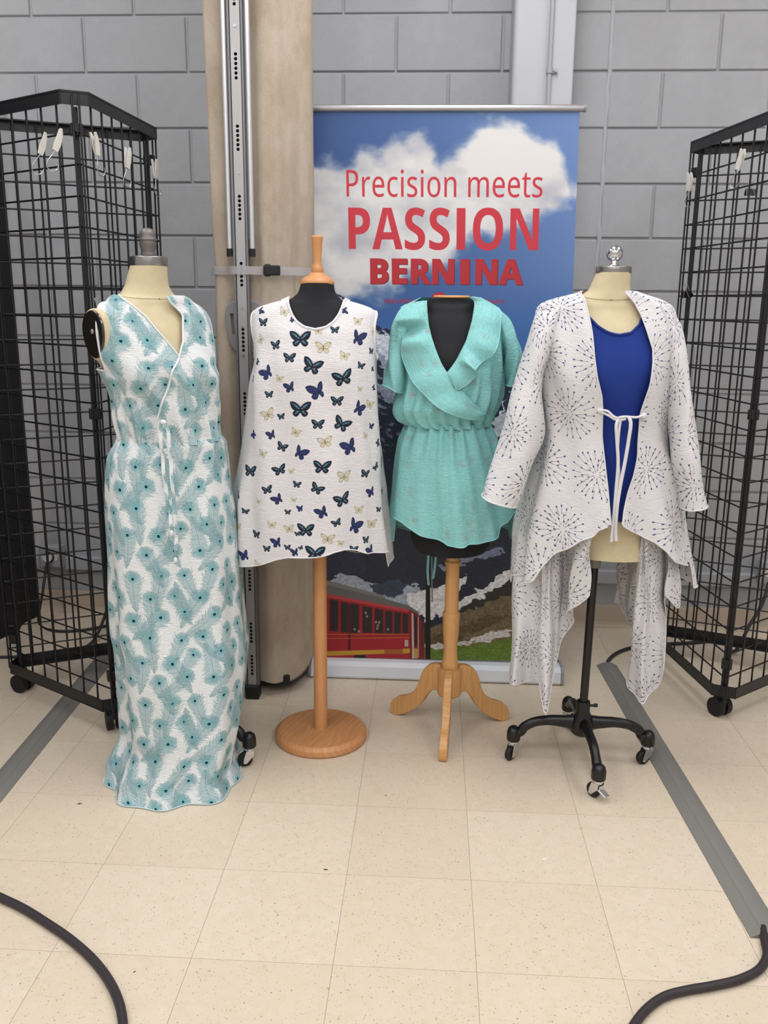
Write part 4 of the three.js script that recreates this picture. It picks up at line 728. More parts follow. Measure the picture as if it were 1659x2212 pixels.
// ---------- butterfly tunic ----------
const tunicDepthF = table([[1.42, 0.055], [1.385, 0.06], [1.355, 0.066], [1.33, 0.082], [1.29, 0.105], [1.2, 0.132], [1.0, 0.14], [0.8, 0.152], [0.6, 0.165]]), tunicDepthB = table([[1.42, 0.058], [1.385, 0.064], [1.355, 0.07], [1.33, 0.084], [1.29, 0.096], [1.2, 0.105], [1.0, 0.12], [0.8, 0.14], [0.6, 0.16]]);
const tunicForm = new Form(rowsOf([[1.384,-.477,.072],[1.376,-.48,.088],[1.37,-.481,.111],[1.362,-.481,.138],[1.353,-.482,.16],[1.34,-.481,.173],[1.322,-.481,.177],[1.289,-.481,.176],[1.249,-.48,.172],[1.196,-.481,.172],[1.145,-.485,.178],[1.081,-.487,.182],[1.001,-.49,.189],[.93,-.492,.198],[.869,-.497,.205],[.815,-.5,.212],[.765,-.501,.215],[.685,-.499,.221],[.626,-.496,.226],[.57,-.494,.231]], 1.1, 0, tunicDepthF, tunicDepthB, table([[1.42, 2], [1.3, 2.2], [1.15, 2.7], [0.9, 3], [0.6, 3.1]])), 0.06);
{
  const d = thing('butterfly_tunic', 'white sleeveless gauze tunic printed with navy, teal and cream butterflies', 'tunic', [-0.474, 0.55, 1.1]);
  const arc = (x, y) => { const t = tunicForm.tAt(y), row = tunicForm.row(t); let u = 0, best = 0, e = 9; for (const s of [-1, 1]) { u = 0; let q = tunicForm.at(0, t, 0, row); for (let i = 0; i <= 90; i++) { const p = tunicForm.at(s * i / 90 * 1.57, t, 0, row); u += p.distanceTo(q); q = p; if (Math.abs(p.x - x) < e) { e = Math.abs(p.x - x); best = s * u; } } } return best; };
  const MW = 1.3, MH = 0.95, PX = 2048 / MW, tex = canvasTex(2048, Math.round(0.95 * PX), (c, w, h) => {
    c.fillStyle = '#d9d6d7'; c.fillRect(0, 0, w, h);
    const wing = (s, kind, q) => {                   // unit span: one side
      c.beginPath(); c.moveTo(0, -4); c.bezierCurveTo(s * 12, -30, s * 34, -40, s * 50, -34); c.bezierCurveTo(s * 50, -18, s * 42, 2, s * 24, 6); c.bezierCurveTo(s * 16, 7, s * 6, 4, 0, 2); c.closePath();
      c.moveTo(0, 2); c.bezierCurveTo(s * 14, 4, s * 34, 8, s * 36, 18); c.bezierCurveTo(s * 36, 32, s * 22, 38, s * 14, 32); c.bezierCurveTo(s * 6, 26, s * 2, 14, 0, 8); c.closePath();
      c.fillStyle = kind === 'N' ? '#232c5a' : kind === 'T' ? '#171d2c' : '#cbc6ad'; c.fill(); c.strokeStyle = kind === 'C' ? '#6d6450' : '#171a2e'; c.lineWidth = kind === 'C' ? 2.2 : 3; c.stroke();
      if (kind === 'T') { c.fillStyle = '#3f6f80'; for (const [x, y, a, b, r] of [[24, -18, 12, 5, -0.5], [34, -24, 7, 3, -0.3], [14, -8, 8, 3, -0.7], [20, 18, 9, 4, 0.7], [10, 12, 6, 2.5, 0.9]]) { c.beginPath(); c.ellipse(s * x, y, a, b, s * r, 0, 6.3); c.fill(); } c.fillStyle = '#9fbcc6'; for (const [x, y] of [[20, -12], [14, 10], [8, -4]]) { c.beginPath(); c.ellipse(s * x, y, 4, 1.6, s * -0.5, 0, 6.3); c.fill(); } }
      if (kind === 'N') { c.strokeStyle = '#34427e'; c.lineWidth = 2; for (const [x, y] of [[40, -28], [36, -14], [26, 0], [28, 22], [16, 28]]) { c.beginPath(); c.moveTo(0, 0); c.lineTo(s * x, y); c.stroke(); } }
      if (kind === 'C') { c.strokeStyle = '#a69a78'; c.lineWidth = 1.4; for (const [x, y] of [[40, -26], [34, -12], [22, 0], [28, 22], [14, 26]]) { c.beginPath(); c.moveTo(s * 3, 0); c.lineTo(s * x, y); c.stroke(); } c.fillStyle = '#8d8264'; c.beginPath(); c.ellipse(s * 44, -30, 5, 3, s * 0.5, 0, 6.3); c.fill(); }
    };
    const fly = (u, v, span, rot, kind, fold) => {
      c.save(); c.translate((u / MW + 0.5) * w, h - (v - 0.5) * PX); c.rotate(rot * Math.PI / 180); const k = span / 100 * PX * 1.05; c.scale(k, k);
      c.save(); c.scale(fold < 0 ? 0.55 : 1, 1); wing(-1, kind); c.restore(); c.save(); c.scale(fold > 0 ? 0.55 : 1, 1); wing(1, kind); c.restore();
      c.fillStyle = kind === 'C' ? '#57503e' : '#12131f'; c.beginPath(); c.ellipse(0, 4, 2.8, 15, 0, 0, 6.3); c.fill(); c.strokeStyle = c.fillStyle; c.lineWidth = 1.1; for (const s of [-1, 1]) { c.beginPath(); c.moveTo(0, -8); c.quadraticCurveTo(s * 3, -20, s * 9, -28); c.stroke(); } c.restore();
    };
    const list = [[-620,1314,29,0,'T'],[-559,1343,29,20,'C'],[-536,1322,17,30,'N'],[-629,1347,24,60,'N'],[-390,1350,22,80,'N'],[-352,1319,26,5,'C'],[-413,1296,24,0,'T'],[-459,1293,26,0,'C'],[-351,1275,50,15,'N'],[-507,1271,55,0,'T'],[-444,1248,41,0,'C'],[-625,1266,26,-60,'C'],[-579,1253,31,-10,'T'],[-319,1237,22,10,'T'],[-313,1290,19,60,'C'],[-537,1220,33,0,'T'],[-387,1226,29,15,'C'],[-473,1198,53,15,'T'],[-340,1198,24,15,'T'],[-630,1204,19,-60,'T'],[-603,1178,46,-35,'N'],[-566,1162,24,10,'C'],[-532,1140,36,-15,'N'],[-389,1166,53,-15,'T'],[-455,1131,57,-20,'N'],[-315,1189,19,80,'N'],[-342,1133,19,10,'C'],[-312,1134,17,70,'T'],[-652,1158,29,80,'N'],[-599,1117,24,-5,'T'],[-406,1102,34,0,'T'],[-506,1079,55,0,'T'],[-346,1081,48,30,'N'],[-316,1087,29,15,'C'],[-602,1061,38,-25,'C'],[-562,1057,22,-10,'T'],[-457,1038,34,0,'T'],[-392,1037,48,25,'T'],[-312,1025,22,10,'N'],[-645,1002,29,-50,'N'],[-590,1005,31,-20,'N'],[-518,1014,28,20,'C'],[-326,1000,22,20,'C'],[-439,989,38,-10,'C'],[-562,971,31,20,'T'],[-507,958,46,25,'N'],[-366,973,55,-20,'N'],[-617,949,26,15,'C'],[-300,973,22,60,'T'],[-661,896,41,0,'T'],[-570,905,36,-20,'T'],[-533,902,19,-10,'C'],[-444,919,46,0,'T'],[-385,889,41,0,'C'],[-325,892,29,10,'T'],[-299,906,24,-40,'T'],[-516,866,24,5,'T'],[-462,857,36,25,'T'],[-692,821,34,-30,'N'],[-604,848,29,-15,'T'],[-307,836,36,-15,'N'],[-634,811,17,20,'C'],[-574,822,36,-30,'N'],[-525,821,17,0,'C'],[-392,824,46,-15,'T'],[-675,778,20,10,'T'],[-547,785,19,0,'T'],[-503,798,23,-10,'N'],[-444,791,41,-25,'N'],[-339,787,29,0,'C'],[-293,780,19,10,'T'],[-690,730,24,-15,'C'],[-406,760,26,-20,'T'],[-590,746,25,0,'C'],[-352,744,53,25,'N'],[-301,740,31,0,'C'],[-542,737,29,-10,'C'],[-484,737,46,0,'T'],[-515,725,17,-10,'T'],[-645,713,28,5,'T'],[-429,714,36,5,'C'],[-316,697,26,5,'T'],[-702,676,14,60,'T'],[-579,695,37,-10,'N'],[-396,699,19,15,'C'],[-610,675,23,0,'T'],[-543,683,20,-5,'T'],[-501,685,14,-30,'T'],[-353,674,28,10,'T'],[-678,648,38,-15,'N'],[-461,671,53,0,'T'],[-300,662,41,-15,'N'],[-518,671,29,-10,'N'],[-639,623,29,20,'C'],[-696,593,29,10,'T'],[-276,630,19,0,'C']];
    for (const [x, y, s, r, k] of list) fly(arc(x / 1000, y / 1000), y / 1000, s / 1000, r, k, k === 'N' ? (r > 0 ? -1 : 1) : 0);
    const q = rng(77); for (let i = 0; i < 60; i++) { const u = (q() < 0.5 ? -1 : 1) * (0.27 + q() * 0.36), v = 0.52 + q() * 0.86; fly(u, v, 0.022 + q() * 0.03, (q() - 0.5) * 60, 'NTC'[Math.floor(q() * 3)], 0); }
  }, MW, MH);
  tex.offset.set(0.5, -0.5 / MH);
  const m = cloth(tex, { bumpMap: gauze });
  const neck = byX([[-.555,1.386],[-.547,1.36],[-.537,1.338],[-.522,1.318],[-.498,1.303],[-.468,1.297],[-.438,1.303],[-.417,1.319],[-.404,1.339],[-.396,1.362],[-.391,1.387]]), hemL = byX([[-.716,.609],[-.692,.611],[-.654,.617],[-.624,.626],[-.58,.643],[-.544,.653],[-.466,.658],[-.434,.665],[-.407,.675],[-.378,.679],[-.349,.671],[-.314,.655],[-.259,.648],[-.227,.646]]), cx = -0.474;
  const disp = (p, th, t, row) => {
    const low = step(1.25, 0.62, row.y), k = low * (0.012 * Math.sin(th * 4 + 1.1) + 0.008 * Math.sin(th * 7 + 0.4) + 0.007 * Math.sin(th * 11)) + 0.002 * (noise(th * 6 + 20, row.y * 16) - 0.5) + 0.0035 * step(1.33, 1.2, row.y) * Math.sin(th * 9 + row.y * 14);
    p.x += k * Math.sin(th); p.z += k * Math.cos(th);
  };
  const ya = 1.211, yt = 1.344;
  let g = clip(tunicForm.surface({ nu: 200, nv: 160, off: 0.006, disp, vIsY: true }), (x, y, z, th) => (Math.abs(th) < 1.57 ? neck(x) - y : 1.375 - y));
  const nE = g.userData.edges; g.userData.edges = [];
  g = clip(g, (x, y, z, th) => { const s = (Math.abs(th) - Math.PI / 2) * 0.14, c = (y - (ya + yt) / 2) / ((yt - ya) / 2 + 0.002); return Math.hypot((z - 1.1 + 0.016) / 0.05, c) - 1 + (Math.abs(x - cx) < 0.11 ? 9 : 0); });
  const aE = g.userData.edges; g.userData.edges = [];
  g = clip(g, (x, y, z, th) => (Math.abs(th) < 1.57 ? y - hemL(x) : y - 0.59 + 0.012 * Math.sin(th * 5)));
  const hE = g.userData.edges;
  part('body', bare(g), m, d);
  const tr = std(0xdedcdd, 0.9);
  part('neck_binding', hem(nE, 0.0036, 0.05), tr, d, 'plain white bound neckline');
  part('armhole_binding', hem(aE, 0.0042, 0.05), tr, d);
  part('hem', hem(hE, 0.0018, 0.05), tr, d);
}

// helpers for hanging cloth
function frontZ(form, x, y, off = 0) { const t = form.tAt(y), row = form.row(t), l = clamp((x - row.cx) / (row.a + off), -0.98, 0.98); return row.cz + (row.f + off) * Math.sqrt(1 - l * l); }
function sleeve(rings, nu = 40, nv = 48, disp) {    // rings: [outer point, inner point, depth]
  const A = curve(rings.map((r) => r[0])), B = curve(rings.map((r) => r[1])), P = [], U = [], I = [], dep = table(rings.map((r, i) => [i / (rings.length - 1), r[2]])); let v = 0, last; const G = [];
  for (let j = 0; j <= nv; j++) {
    const t = j / nv, a = A.getPoint(t), b = B.getPoint(t), c = a.clone().add(b).multiplyScalar(0.5), h = a.clone().sub(b).multiplyScalar(0.5), d = dep(t), R = []; if (last) v -= c.distanceTo(last); last = c;
    for (let i = 0; i <= nu; i++) { const th = i / nu * 6.2832, p = c.clone().addScaledVector(h, Math.sin(th)).add(V3(0, 0, d * Math.cos(th))); if (disp) disp(p, th, t); R.push(p); P.push(p.x, p.y, p.z); U.push((i / nu - 0.5) * 2.2 * (h.length() + d), v); }
    G.push(R);
  }
  for (let j = 0; j < nv; j++) for (let i = 0; i < nu; i++) { const a = j * (nu + 1) + i, b = a + nu + 1; I.push(a, a + 1, b, b, a + 1, b + 1); }
  const g = mesh(P, U, I); g.userData.cuff = G[nv]; return g;
}
const loopTube = (pts, r) => new THREE.TubeGeometry(curve(pts.slice(0, -1).filter((_, i) => i % 2 === 0), true), 120, r, 6, true);

// ---------- turquoise wrap dress ----------
{
  const blot = canvasTex(1024, 1024, (c, w, h) => {
    const r = rng(4); c.fillStyle = '#8dccca'; c.fillRect(0, 0, w, h);
    for (let y = 0; y < h; y += 2) { c.globalAlpha = 0.05 + 0.12 * r(); c.fillStyle = r() < 0.5 ? '#70b0b0' : '#90cfce'; c.fillRect(0, y, w, 2); }
    for (let x = 0; x < w; x += 3) { c.globalAlpha = 0.03 + 0.12 * r(); c.fillStyle = r() < 0.5 ? '#68a6a7' : '#90cfce'; c.fillRect(x, 0, 3, h); }
    for (let i = 0; i < 26; i++) { const x = r() * w, y = r() * h; wrapDraw(w, h, x, y, 60, (X, Y) => { for (let k = 0; k < 14; k++) { c.globalAlpha = 0.07 + 0.06 * r(); c.fillStyle = r() < 0.6 ? '#a79a98' : '#7f9f9c'; const s = 6 + r() * 12; c.beginPath(); c.ellipse(X + (r() - 0.5) * 46, Y + (r() - 0.5) * 52, s, s * 1.2, r() * 3, 0, 6.3); c.fill(); } }); }
    c.globalAlpha = 1;
  }, 0.42, 0.42);
  const m = cloth(blot, { bumpScale: 0.0024 }), me = std(0x8ccac8, 0.95);
  const d = thing('wrap_dress', 'short turquoise gauze wrap dress with a wide ruffled collar', 'dress', [-0.06, 0.62, 1.02]);
  const bf = table([[1.42, 0.062], [1.38, 0.066], [1.35, 0.078], [1.32, 0.092], [1.28, 0.11], [1.2, 0.138], [1.1, 0.14], [1.06, 0.138], [1.03, 0.118], [1.0, 0.11]]), bb = table([[1.42, 0.066], [1.38, 0.072], [1.35, 0.08], [1.3, 0.09], [1.2, 0.105], [1.08, 0.118], [1.03, 0.105], [1.0, 0.1]]);
  const top = new Form(rowsOf([[1.378,-.089,.079],[1.37,-.091,.091],[1.36,-.093,.107],[1.351,-.095,.125],[1.338,-.093,.14],[1.311,-.09,.149],[1.257,-.084,.148],[1.189,-.079,.144],[1.134,-.082,.146],[1.095,-.091,.15],[1.064,-.1,.148],[1.041,-.102,.141],[1.025,-.098,.132],[1.014,-.089,.118]], 1.02, 0, bf, bb), 0);
  const eL = byY([[-.16,1.39],[-.16,1.37],[-.153,1.312],[-.138,1.256],[-.117,1.208],[-.097,1.18]]), eR = byY([[-.021,1.391],[-.022,1.378],[-.03,1.325],[-.046,1.269],[-.072,1.217],[-.097,1.18]]), apex = 1.18;
  const disp = (p, th, t, row) => { const k = 0.0075 * Math.sin(th * 19 + 3 * Math.sin(th * 2) + row.y * 8) * step(1.28, 1.12, row.y) + 0.004 * Math.sin(th * 8 + row.y * 30) * step(1.3, 1.2, row.y); p.x += k * Math.sin(th); p.z += k * Math.cos(th); };
  const bo = clip(top.surface({ nu: 150, nv: 110, off: 0.006, disp }), (x, y, z, th) => (Math.abs(th) < 1.57 ? (y < apex ? 1 : Math.max(eL(y) - x, x - eR(y))) : 1.385 - y));
  part('bodice', bare(bo), m, d);
  const sdep = table([[1.03, 0.105], [0.98, 0.12], [0.85, 0.14], [0.7, 0.158], [0.6, 0.165]]);
  const sk = new Form(rowsOf([[1.025,-.089,.118],[1.011,-.088,.121],[.987,-.087,.132],[.96,-.086,.144],[.903,-.083,.159],[.828,-.075,.173],[.743,-.066,.187],[.712,-.062,.193],[.667,-.06,.196],[.622,-.058,.199]], 1.02, 0, sdep, sdep), 0);
  const sdisp = (p, th, t, row) => { const up = step(0.86, 1.0, row.y), lo = step(1.0, 0.68, row.y), k = up * 0.0065 * Math.sin(th * 23 + 2 * Math.sin(th * 4)) + 0.003 * Math.sin(th * 17 + 3 * Math.sin(th * 3)) + lo * (0.016 * Math.sin(th * 6 + 0.5) + 0.008 * Math.sin(th * 11 + 1.3)) + 0.003 * (noise(th * 5 + 30, row.y * 14) - 0.5); p.x += k * Math.sin(th); p.z += k * Math.cos(th); };
  const hl = byX([[-.272,.741],[-.25,.739],[-.223,.731],[-.198,.716],[-.167,.7],[-.129,.69],[-.092,.682],[-.085,.676],[-.031,.678],[-.026,.685],[.013,.683],[.069,.69],[.073,.72],[.096,.732],[.115,.759],[.135,.766]]);
  const sg = clip(sk.surface({ nu: 170, nv: 120, off: 0.006, disp: sdisp }), (x, y, z, th) => (Math.abs(th) < 1.5 ? y - hl(x) : y - 0.655 + 0.012 * Math.sin(th * 7)));
  const hE = sg.userData.edges; part('skirt', bare(sg), m, d); part('hem', hem(hE, 0.002, 0.05), me, d);
  const wob = (p, th, t) => { p.z += 0.005 * Math.sin(th * 3 + t * 9); p.x += 0.003 * Math.sin(th * 4 + t * 13); };
  const sl = (pairs) => pairs.map(([a, b, dp]) => [V3(...a), V3(...b), dp]);
  for (const [o, i, dp] of [[[[-.234,1.352,1.03],[-.255,1.323,1.03],[-.268,1.249,1.035],[-.278,1.181,1.04],[-.286,1.135,1.045]], [[-.184,1.364,1.03],[-.2,1.303,1.03],[-.21,1.246,1.035],[-.214,1.175,1.04],[-.219,1.11,1.045]], [0.05, 0.066, 0.07, 0.072, 0.074]], [[[.053,1.355,1],[.084,1.326,1],[.108,1.28,1],[.126,1.221,1],[.121,1.177,1],[.112,1.135,1]], [[.015,1.365,1],[.034,1.292,1],[.061,1.238,1],[.07,1.197,1],[.075,1.162,1],[.077,1.135,1]], [0.05, 0.066, 0.07, 0.072, 0.07, 0.066]]]) {
    const g = sleeve(sl(o.map((p, k) => [p, i[k], dp[k]])), 48, 48, wob), cf = g.userData.cuff; const s = part('sleeve', g, m, d); part('cuff_hem', loopTube(cf, 0.002), me, s);
  }
  // ruffled collar: inner edge follows the neckline, outer edge stands off and waves
  const ruf = (inn, out, lift, wave) => {
    const cols = inn.map(([x, y], k) => { const [X, Y] = out[k], a = V3(x, y, frontZ(top, x, y, 0.012)), b = V3(X, Y, frontZ(top, X, Y, 0.012) + lift[k]); return [a, b, a.clone().lerp(b, 0.5).add(V3(0, 0.004, 0.014 + lift[k] * 0.5))]; });
    return sheet(cols, 110, 16, (p, s, t) => { p.z += wave * t * Math.sin(s * 34); });
  };
  const r1 = ruf([[-.171,1.377],[-.161,1.354],[-.157,1.331],[-.152,1.305],[-.14,1.267],[-.126,1.231],[-.111,1.2],[-.097,1.179],[-.071,1.148],[-.044,1.119],[-.017,1.093],[.005,1.075],[.02,1.063]], [[-.224,1.366],[-.242,1.343],[-.249,1.32],[-.226,1.292],[-.228,1.259],[-.23,1.225],[-.216,1.187],[-.195,1.152],[-.164,1.12],[-.127,1.088],[-.076,1.062],[-.022,1.046],[.017,1.052]], [0.0, 0.045, 0.07, -0.004, 0.05, 0.036, 0.03, 0.026, 0.022, 0.02, 0.02, 0.014, 0.006], 0.004);
  const c1 = part('collar_ruffle', r1, m, d, 'wide ruffle crossing over to the right hip'); part('ruffle_edge', hem([r1.userData.edge.map((p) => p.clone())], 0.0016, 0.02), me, d);
  const r2 = ruf([[-.041,1.389],[-.026,1.378],[-.024,1.36],[-.027,1.338],[-.033,1.312],[-.042,1.28],[-.053,1.251],[-.066,1.226],[-.08,1.204],[-.097,1.179],[-.089,1.161]], [[-.007,1.388],[.027,1.371],[.051,1.354],[.052,1.322],[.048,1.277],[.032,1.235],[-.001,1.209],[-.021,1.19],[-.013,1.178],[-.038,1.151],[-.071,1.129]], [0.0, 0.015, 0.03, 0.045, 0.036, 0.045, 0.012, 0.06, 0.02, 0.015, 0.004], 0.003);
  part('collar_ruffle', r2, m, d, 'ruffle with a curled fold below the right shoulder'); part('ruffle_edge', hem([r2.userData.edge.map((p) => p.clone())], 0.0016, 0.02), me, d);
  const bk = []; for (let i = 0; i <= 14; i++) { const th = lerp(1.35, 2 * Math.PI - 1.35, i / 14), a = top.at(th, 0.4, 0.006); bk.push([a.clone().add(V3(0, 0.012, 0)), top.at(th, 2.2, 0.03 + 0.008 * Math.sin(i * 2.1))]); }
  part('collar_back', sheet(bk, 60, 8), m, d);
  const strip = (pts, w) => sheet(pts.map(([x, y, z]) => [V3(x - w / 2, y, z), V3(x + w / 2, y, z + 0.002)]), 40, 2);
  part('back_tie', strip([[-.141,.626,.93],[-.14,.568,.92],[-.141,.511,.915],[-.137,.464,.91]], 0.008), m, d); part('back_tie', strip([[-.117,.626,.93],[-.115,.577,.92],[-.118,.528,.915],[-.123,.486,.91]], 0.008), m, d);
}

// ---------- blue top ----------
{
  const d = thing('blue_top', 'plain royal blue scoop-neck knit top worn under the cardigan', 'top', [0.36, 0.72, 1.19]);
  const neck = byX([[.253,1.392],[.265,1.359],[.275,1.337],[.297,1.314],[.322,1.299],[.35,1.293],[.382,1.299],[.409,1.323],[.416,1.341],[.423,1.364],[.43,1.394]]), m = std(0x0a2f84, 0.85, { bumpMap: fineH, bumpScale: 0.0004 });
  const dd = (p, th, t, row) => { bust(torso4, 0.012)(p, th, t, row); const k = 0.002 * Math.sin(row.y * 34 + th * 5); p.z += k * Math.cos(th); };
  let g = clip(torso4.surface({ t0: 5, t1: 19, nu: 110, nv: 100, off: 0.006, disp: dd }), (x, y, z, th) => (Math.abs(th) < 1.5 ? Math.min(neck(x), 1.345) - y : 1.32 - y));
  const e = g.userData.edges.filter((l) => l.length > 40).slice(0, 1); g.userData.edges = []; const yh = .794; g = clip(g, (x, y) => y - yh - 0.003 * Math.sin(x * 40)); const h = g.userData.edges;
  part('body', bare(g), m, d); part('neck_band', hem(e, 0.004, 0.05), m, d); part('hem', hem(h, 0.0025, 0.05), m, d);
}
// ---------- starburst cardigan ----------
{
  const tex = canvasTex(2048, 2048, (c, w, h) => {
    c.fillStyle = '#d7d5d6'; c.fillRect(0, 0, w, h); const r = rng(31), S = w / 0.6, n = 4;
    const burst = (seed, X, Y, R) => {
      const q = rng(seed);
      for (let ring = 0; ring < 3; ring++) for (let i = 0, kk = [9, 15, 21][ring]; i < kk; i++) {
        const a = (i + 0.3 * ring + (q() - 0.5) * 0.5) / kk * 6.2832, r0 = R * ([0.1, 0.32, 0.58][ring] + 0.12 * q()), r1 = r0 + R * ([0.2, 0.28, 0.34][ring] + 0.1 * q()), C = Math.cos(a), s = Math.sin(a);
        c.strokeStyle = 'rgba(88,94,120,.8)'; c.lineWidth = 3.6; c.beginPath(); c.moveTo(X + C * r0, Y + s * r0); c.lineTo(X + C * r1, Y + s * r1); c.stroke();
        c.save(); c.translate(X, Y); c.rotate(a); c.fillStyle = 'rgba(66,70,98,.9)'; c.beginPath(); c.moveTo(r0 - 8, 0); c.lineTo(r0 + 7, -5); c.lineTo(r0 + 7, 5); c.fill();
        c.fillStyle = ring < 2 ? 'rgba(66,72,100,.9)' : 'rgba(54,66,124,.95)'; c.beginPath(); c.moveTo(r1 - 20, -5); c.lineTo(r1, -7); c.lineTo(r1 - 5, 0); c.lineTo(r1, 7); c.lineTo(r1 - 20, 5); c.lineTo(r1 - 23, 0); c.fill(); c.restore();
      }
    };
    let sd = 0;
    for (let j = 0; j < n; j++) for (let i = 0; i < n; i++) {
      const x = (i + 0.5 * (j % 2) + 0.2 + (r() - 0.5) * 0.18) * w / n, y = (j + 0.4 + (r() - 0.5) * 0.18) * h / n, R = (0.058 + 0.014 * r()) * S, s = ++sd; wrapDraw(w, h, x, y, 320, (X, Y) => burst(s, X, Y, R));
      for (let k = 0; k < 7; k++) { const a = r() * 6.28, X = x + Math.cos(a) * R * (1.1 + 0.35 * r()), Y = y + Math.sin(a) * R * (1.1 + 0.35 * r()); c.fillStyle = 'rgba(60,64,80,.9)'; c.beginPath(); c.moveTo(X - 8, Y - 6); c.lineTo(X + 8, Y - 6); c.lineTo(X, Y + 9); c.fill(); }
    }
  }, 0.6, 0.6);
  const m = cloth(tex), tr = std(0xdad8d9, 0.9);
  const d = thing('cardigan', 'white gauze cardigan printed with blue arrow starbursts, long pointed tails', 'cardigan', [0.35, 0.2, 1.19]);
  const cf = table([[1.42, 0.065], [1.38, 0.07], [1.355, 0.08], [1.33, 0.094], [1.29, 0.114], [1.2, 0.142], [1.1, 0.13], [1.03, 0.122], [0.95, 0.135], [0.85, 0.155], [0.7, 0.185], [0.55, 0.2]]), cb = table([[1.42, 0.065], [1.38, 0.072], [1.33, 0.09], [1.29, 0.1], [1.2, 0.112], [1.03, 0.105], [0.9, 0.13], [0.7, 0.16], [0.55, 0.18]]);
  const body = new Form(rowsOf([[1.408,.335,.065],[1.403,.336,.077],[1.397,.335,.098],[1.388,.332,.13],[1.376,.328,.16],[1.362,.328,.175],[1.338,.331,.182],[1.301,.334,.184],[1.245,.337,.181],[1.163,.342,.176],[1.099,.345,.172],[1.046,.346,.168],[1.013,.347,.17],[.974,.349,.18],[.92,.351,.197],[.866,.351,.21],[.806,.352,.221],[.736,.355,.234],[.674,.361,.243],[.617,.366,.251],[.532,.374,.26]], 1.19, 0, cf, cb), -0.03);
  const oL = byY([[.251,1.421],[.252,1.41],[.263,1.375],[.271,1.339],[.278,1.296],[.284,1.235],[.293,1.185],[.309,1.133],[.315,1.095],[.319,1.027],[.328,.964],[.337,.896],[.346,.8],[.362,.559]]), oR = byY([[.364,1.422],[.369,1.401],[.392,1.376],[.409,1.344],[.42,1.313],[.439,1.257],[.439,1.225],[.434,1.168],[.421,1.109],[.417,1.088],[.418,1.038],[.417,.974],[.407,.923],[.393,.879],[.383,.835],[.378,.798],[.382,.56]]);
  const hl = byX([[.07,.557],[.099,.591],[.126,.605],[.154,.622],[.171,.654],[.207,.699],[.239,.719],[.27,.745],[.307,.762],[.315,.778],[.34,.793],[.356,.8],[.378,.796],[.409,.775],[.447,.755],[.476,.743],[.505,.722],[.531,.693],[.573,.67],[.605,.653]]);
  const disp = (p, th, t, row) => { bust(body, 0.006)(p, th, t, row); const lo = step(1.05, 0.7, row.y), k = lo * (0.014 * Math.sin(th * 7 + 1.7) + 0.008 * Math.sin(th * 12)) + 0.0035 * Math.sin(th * 10 + row.y * 18) + 0.002 * (noise(th * 6 + 50, row.y * 16) - 0.5); p.x += k * Math.sin(th); p.z += k * Math.cos(th); };
  let g = clip(body.surface({ nu: 200, nv: 160, off: 0.006, disp }), (x, y, z, th) => Math.min(1.412 - y, Math.abs(th) < 1.5 ? Math.max(oL(y) - x, x - oR(y)) : 1));
  g = clip(g, (x, y, z, th) => (Math.abs(th) < 1.57 ? y - hl(x) : y - 0.66 + 0.09 * step(2.6, 1.7, Math.abs(th))));
  const E = g.userData.edges; part('body', bare(g), m, d); part('edge_binding', hem(E, 0.0022, 0.04), tr, d);
  const wob = (p, th, t) => { p.z += 0.004 * Math.sin(th * 3 + t * 11); p.x += 0.003 * Math.sin(th * 2 + t * 17); };
  for (const [o, i, dp] of [
    [[[.188,1.373,1.19],[.149,1.352,1.19],[.129,1.318,1.2],[.111,1.247,1.22],[.09,1.166,1.235],[.069,1.091,1.25],[.052,1.024,1.26],[.03,.936,1.275],[.015,.884,1.28],[.003,.853,1.285]], [[.209,1.358,1.19],[.203,1.281,1.19],[.182,1.23,1.2],[.168,1.194,1.22],[.165,1.132,1.235],[.168,1.076,1.25],[.17,1.017,1.26],[.148,.951,1.275],[.126,.886,1.28],[.101,.826,1.285]], [0.06, 0.075, 0.08, 0.078, 0.074, 0.07, 0.068, 0.066, 0.066, 0.066]],
    [[[.467,1.383,1.19],[.506,1.361,1.19],[.526,1.327,1.2],[.536,1.267,1.22],[.551,1.185,1.235],[.566,1.117,1.25],[.577,1.045,1.26],[.592,.962,1.275],[.605,.9,1.28],[.617,.841,1.285]], [[.454,1.36,1.19],[.465,1.284,1.19],[.482,1.234,1.2],[.492,1.198,1.22],[.502,1.137,1.235],[.505,1.082,1.25],[.509,1.023,1.26],[.52,.961,1.275],[.536,.895,1.28],[.547,.831,1.285]], [0.06, 0.075, 0.08, 0.078, 0.074, 0.07, 0.068, 0.066, 0.066, 0.066]]]) {
    const sg = sleeve(o.map((p, k) => [V3(...p), V3(...i[k]), dp[k]]), 56, 90, wob), cu = sg.userData.cuff, s = part('sleeve', sg, m, d); part('cuff_hem', loopTube(cu, 0.0022), tr, s);
  }
  // hanging tails: a top edge under the flounce and a pointed, folded hem
  const tail = (topP, botP, nu = 120) => { const s = sheet(topP.map((p, k) => { const a = V3(...p), b = V3(...botP[k]); a.z = Math.min(a.z, frontZ(body, a.x, a.y) - 0.026); return [a, b, a.clone().lerp(b, 0.45).add(V3(0, 0, (k % 2 ? 0.012 : -0.012)))]; }), nu, 44, (p, u, t) => { p.x += 0.003 * Math.sin(t * 9 + u * 14); p.z += 0.004 * Math.sin(t * 7 + u * 20); if (p.y > 0.6) p.z = Math.min(p.z, frontZ(body, p.x, p.y) - 0.014); }); const e = s.userData.edge.map((p) => p.clone()); const q = part('tail', s, m, d); part('tail_hem', hem([e], 0.0018, 0.02), tr, q); };
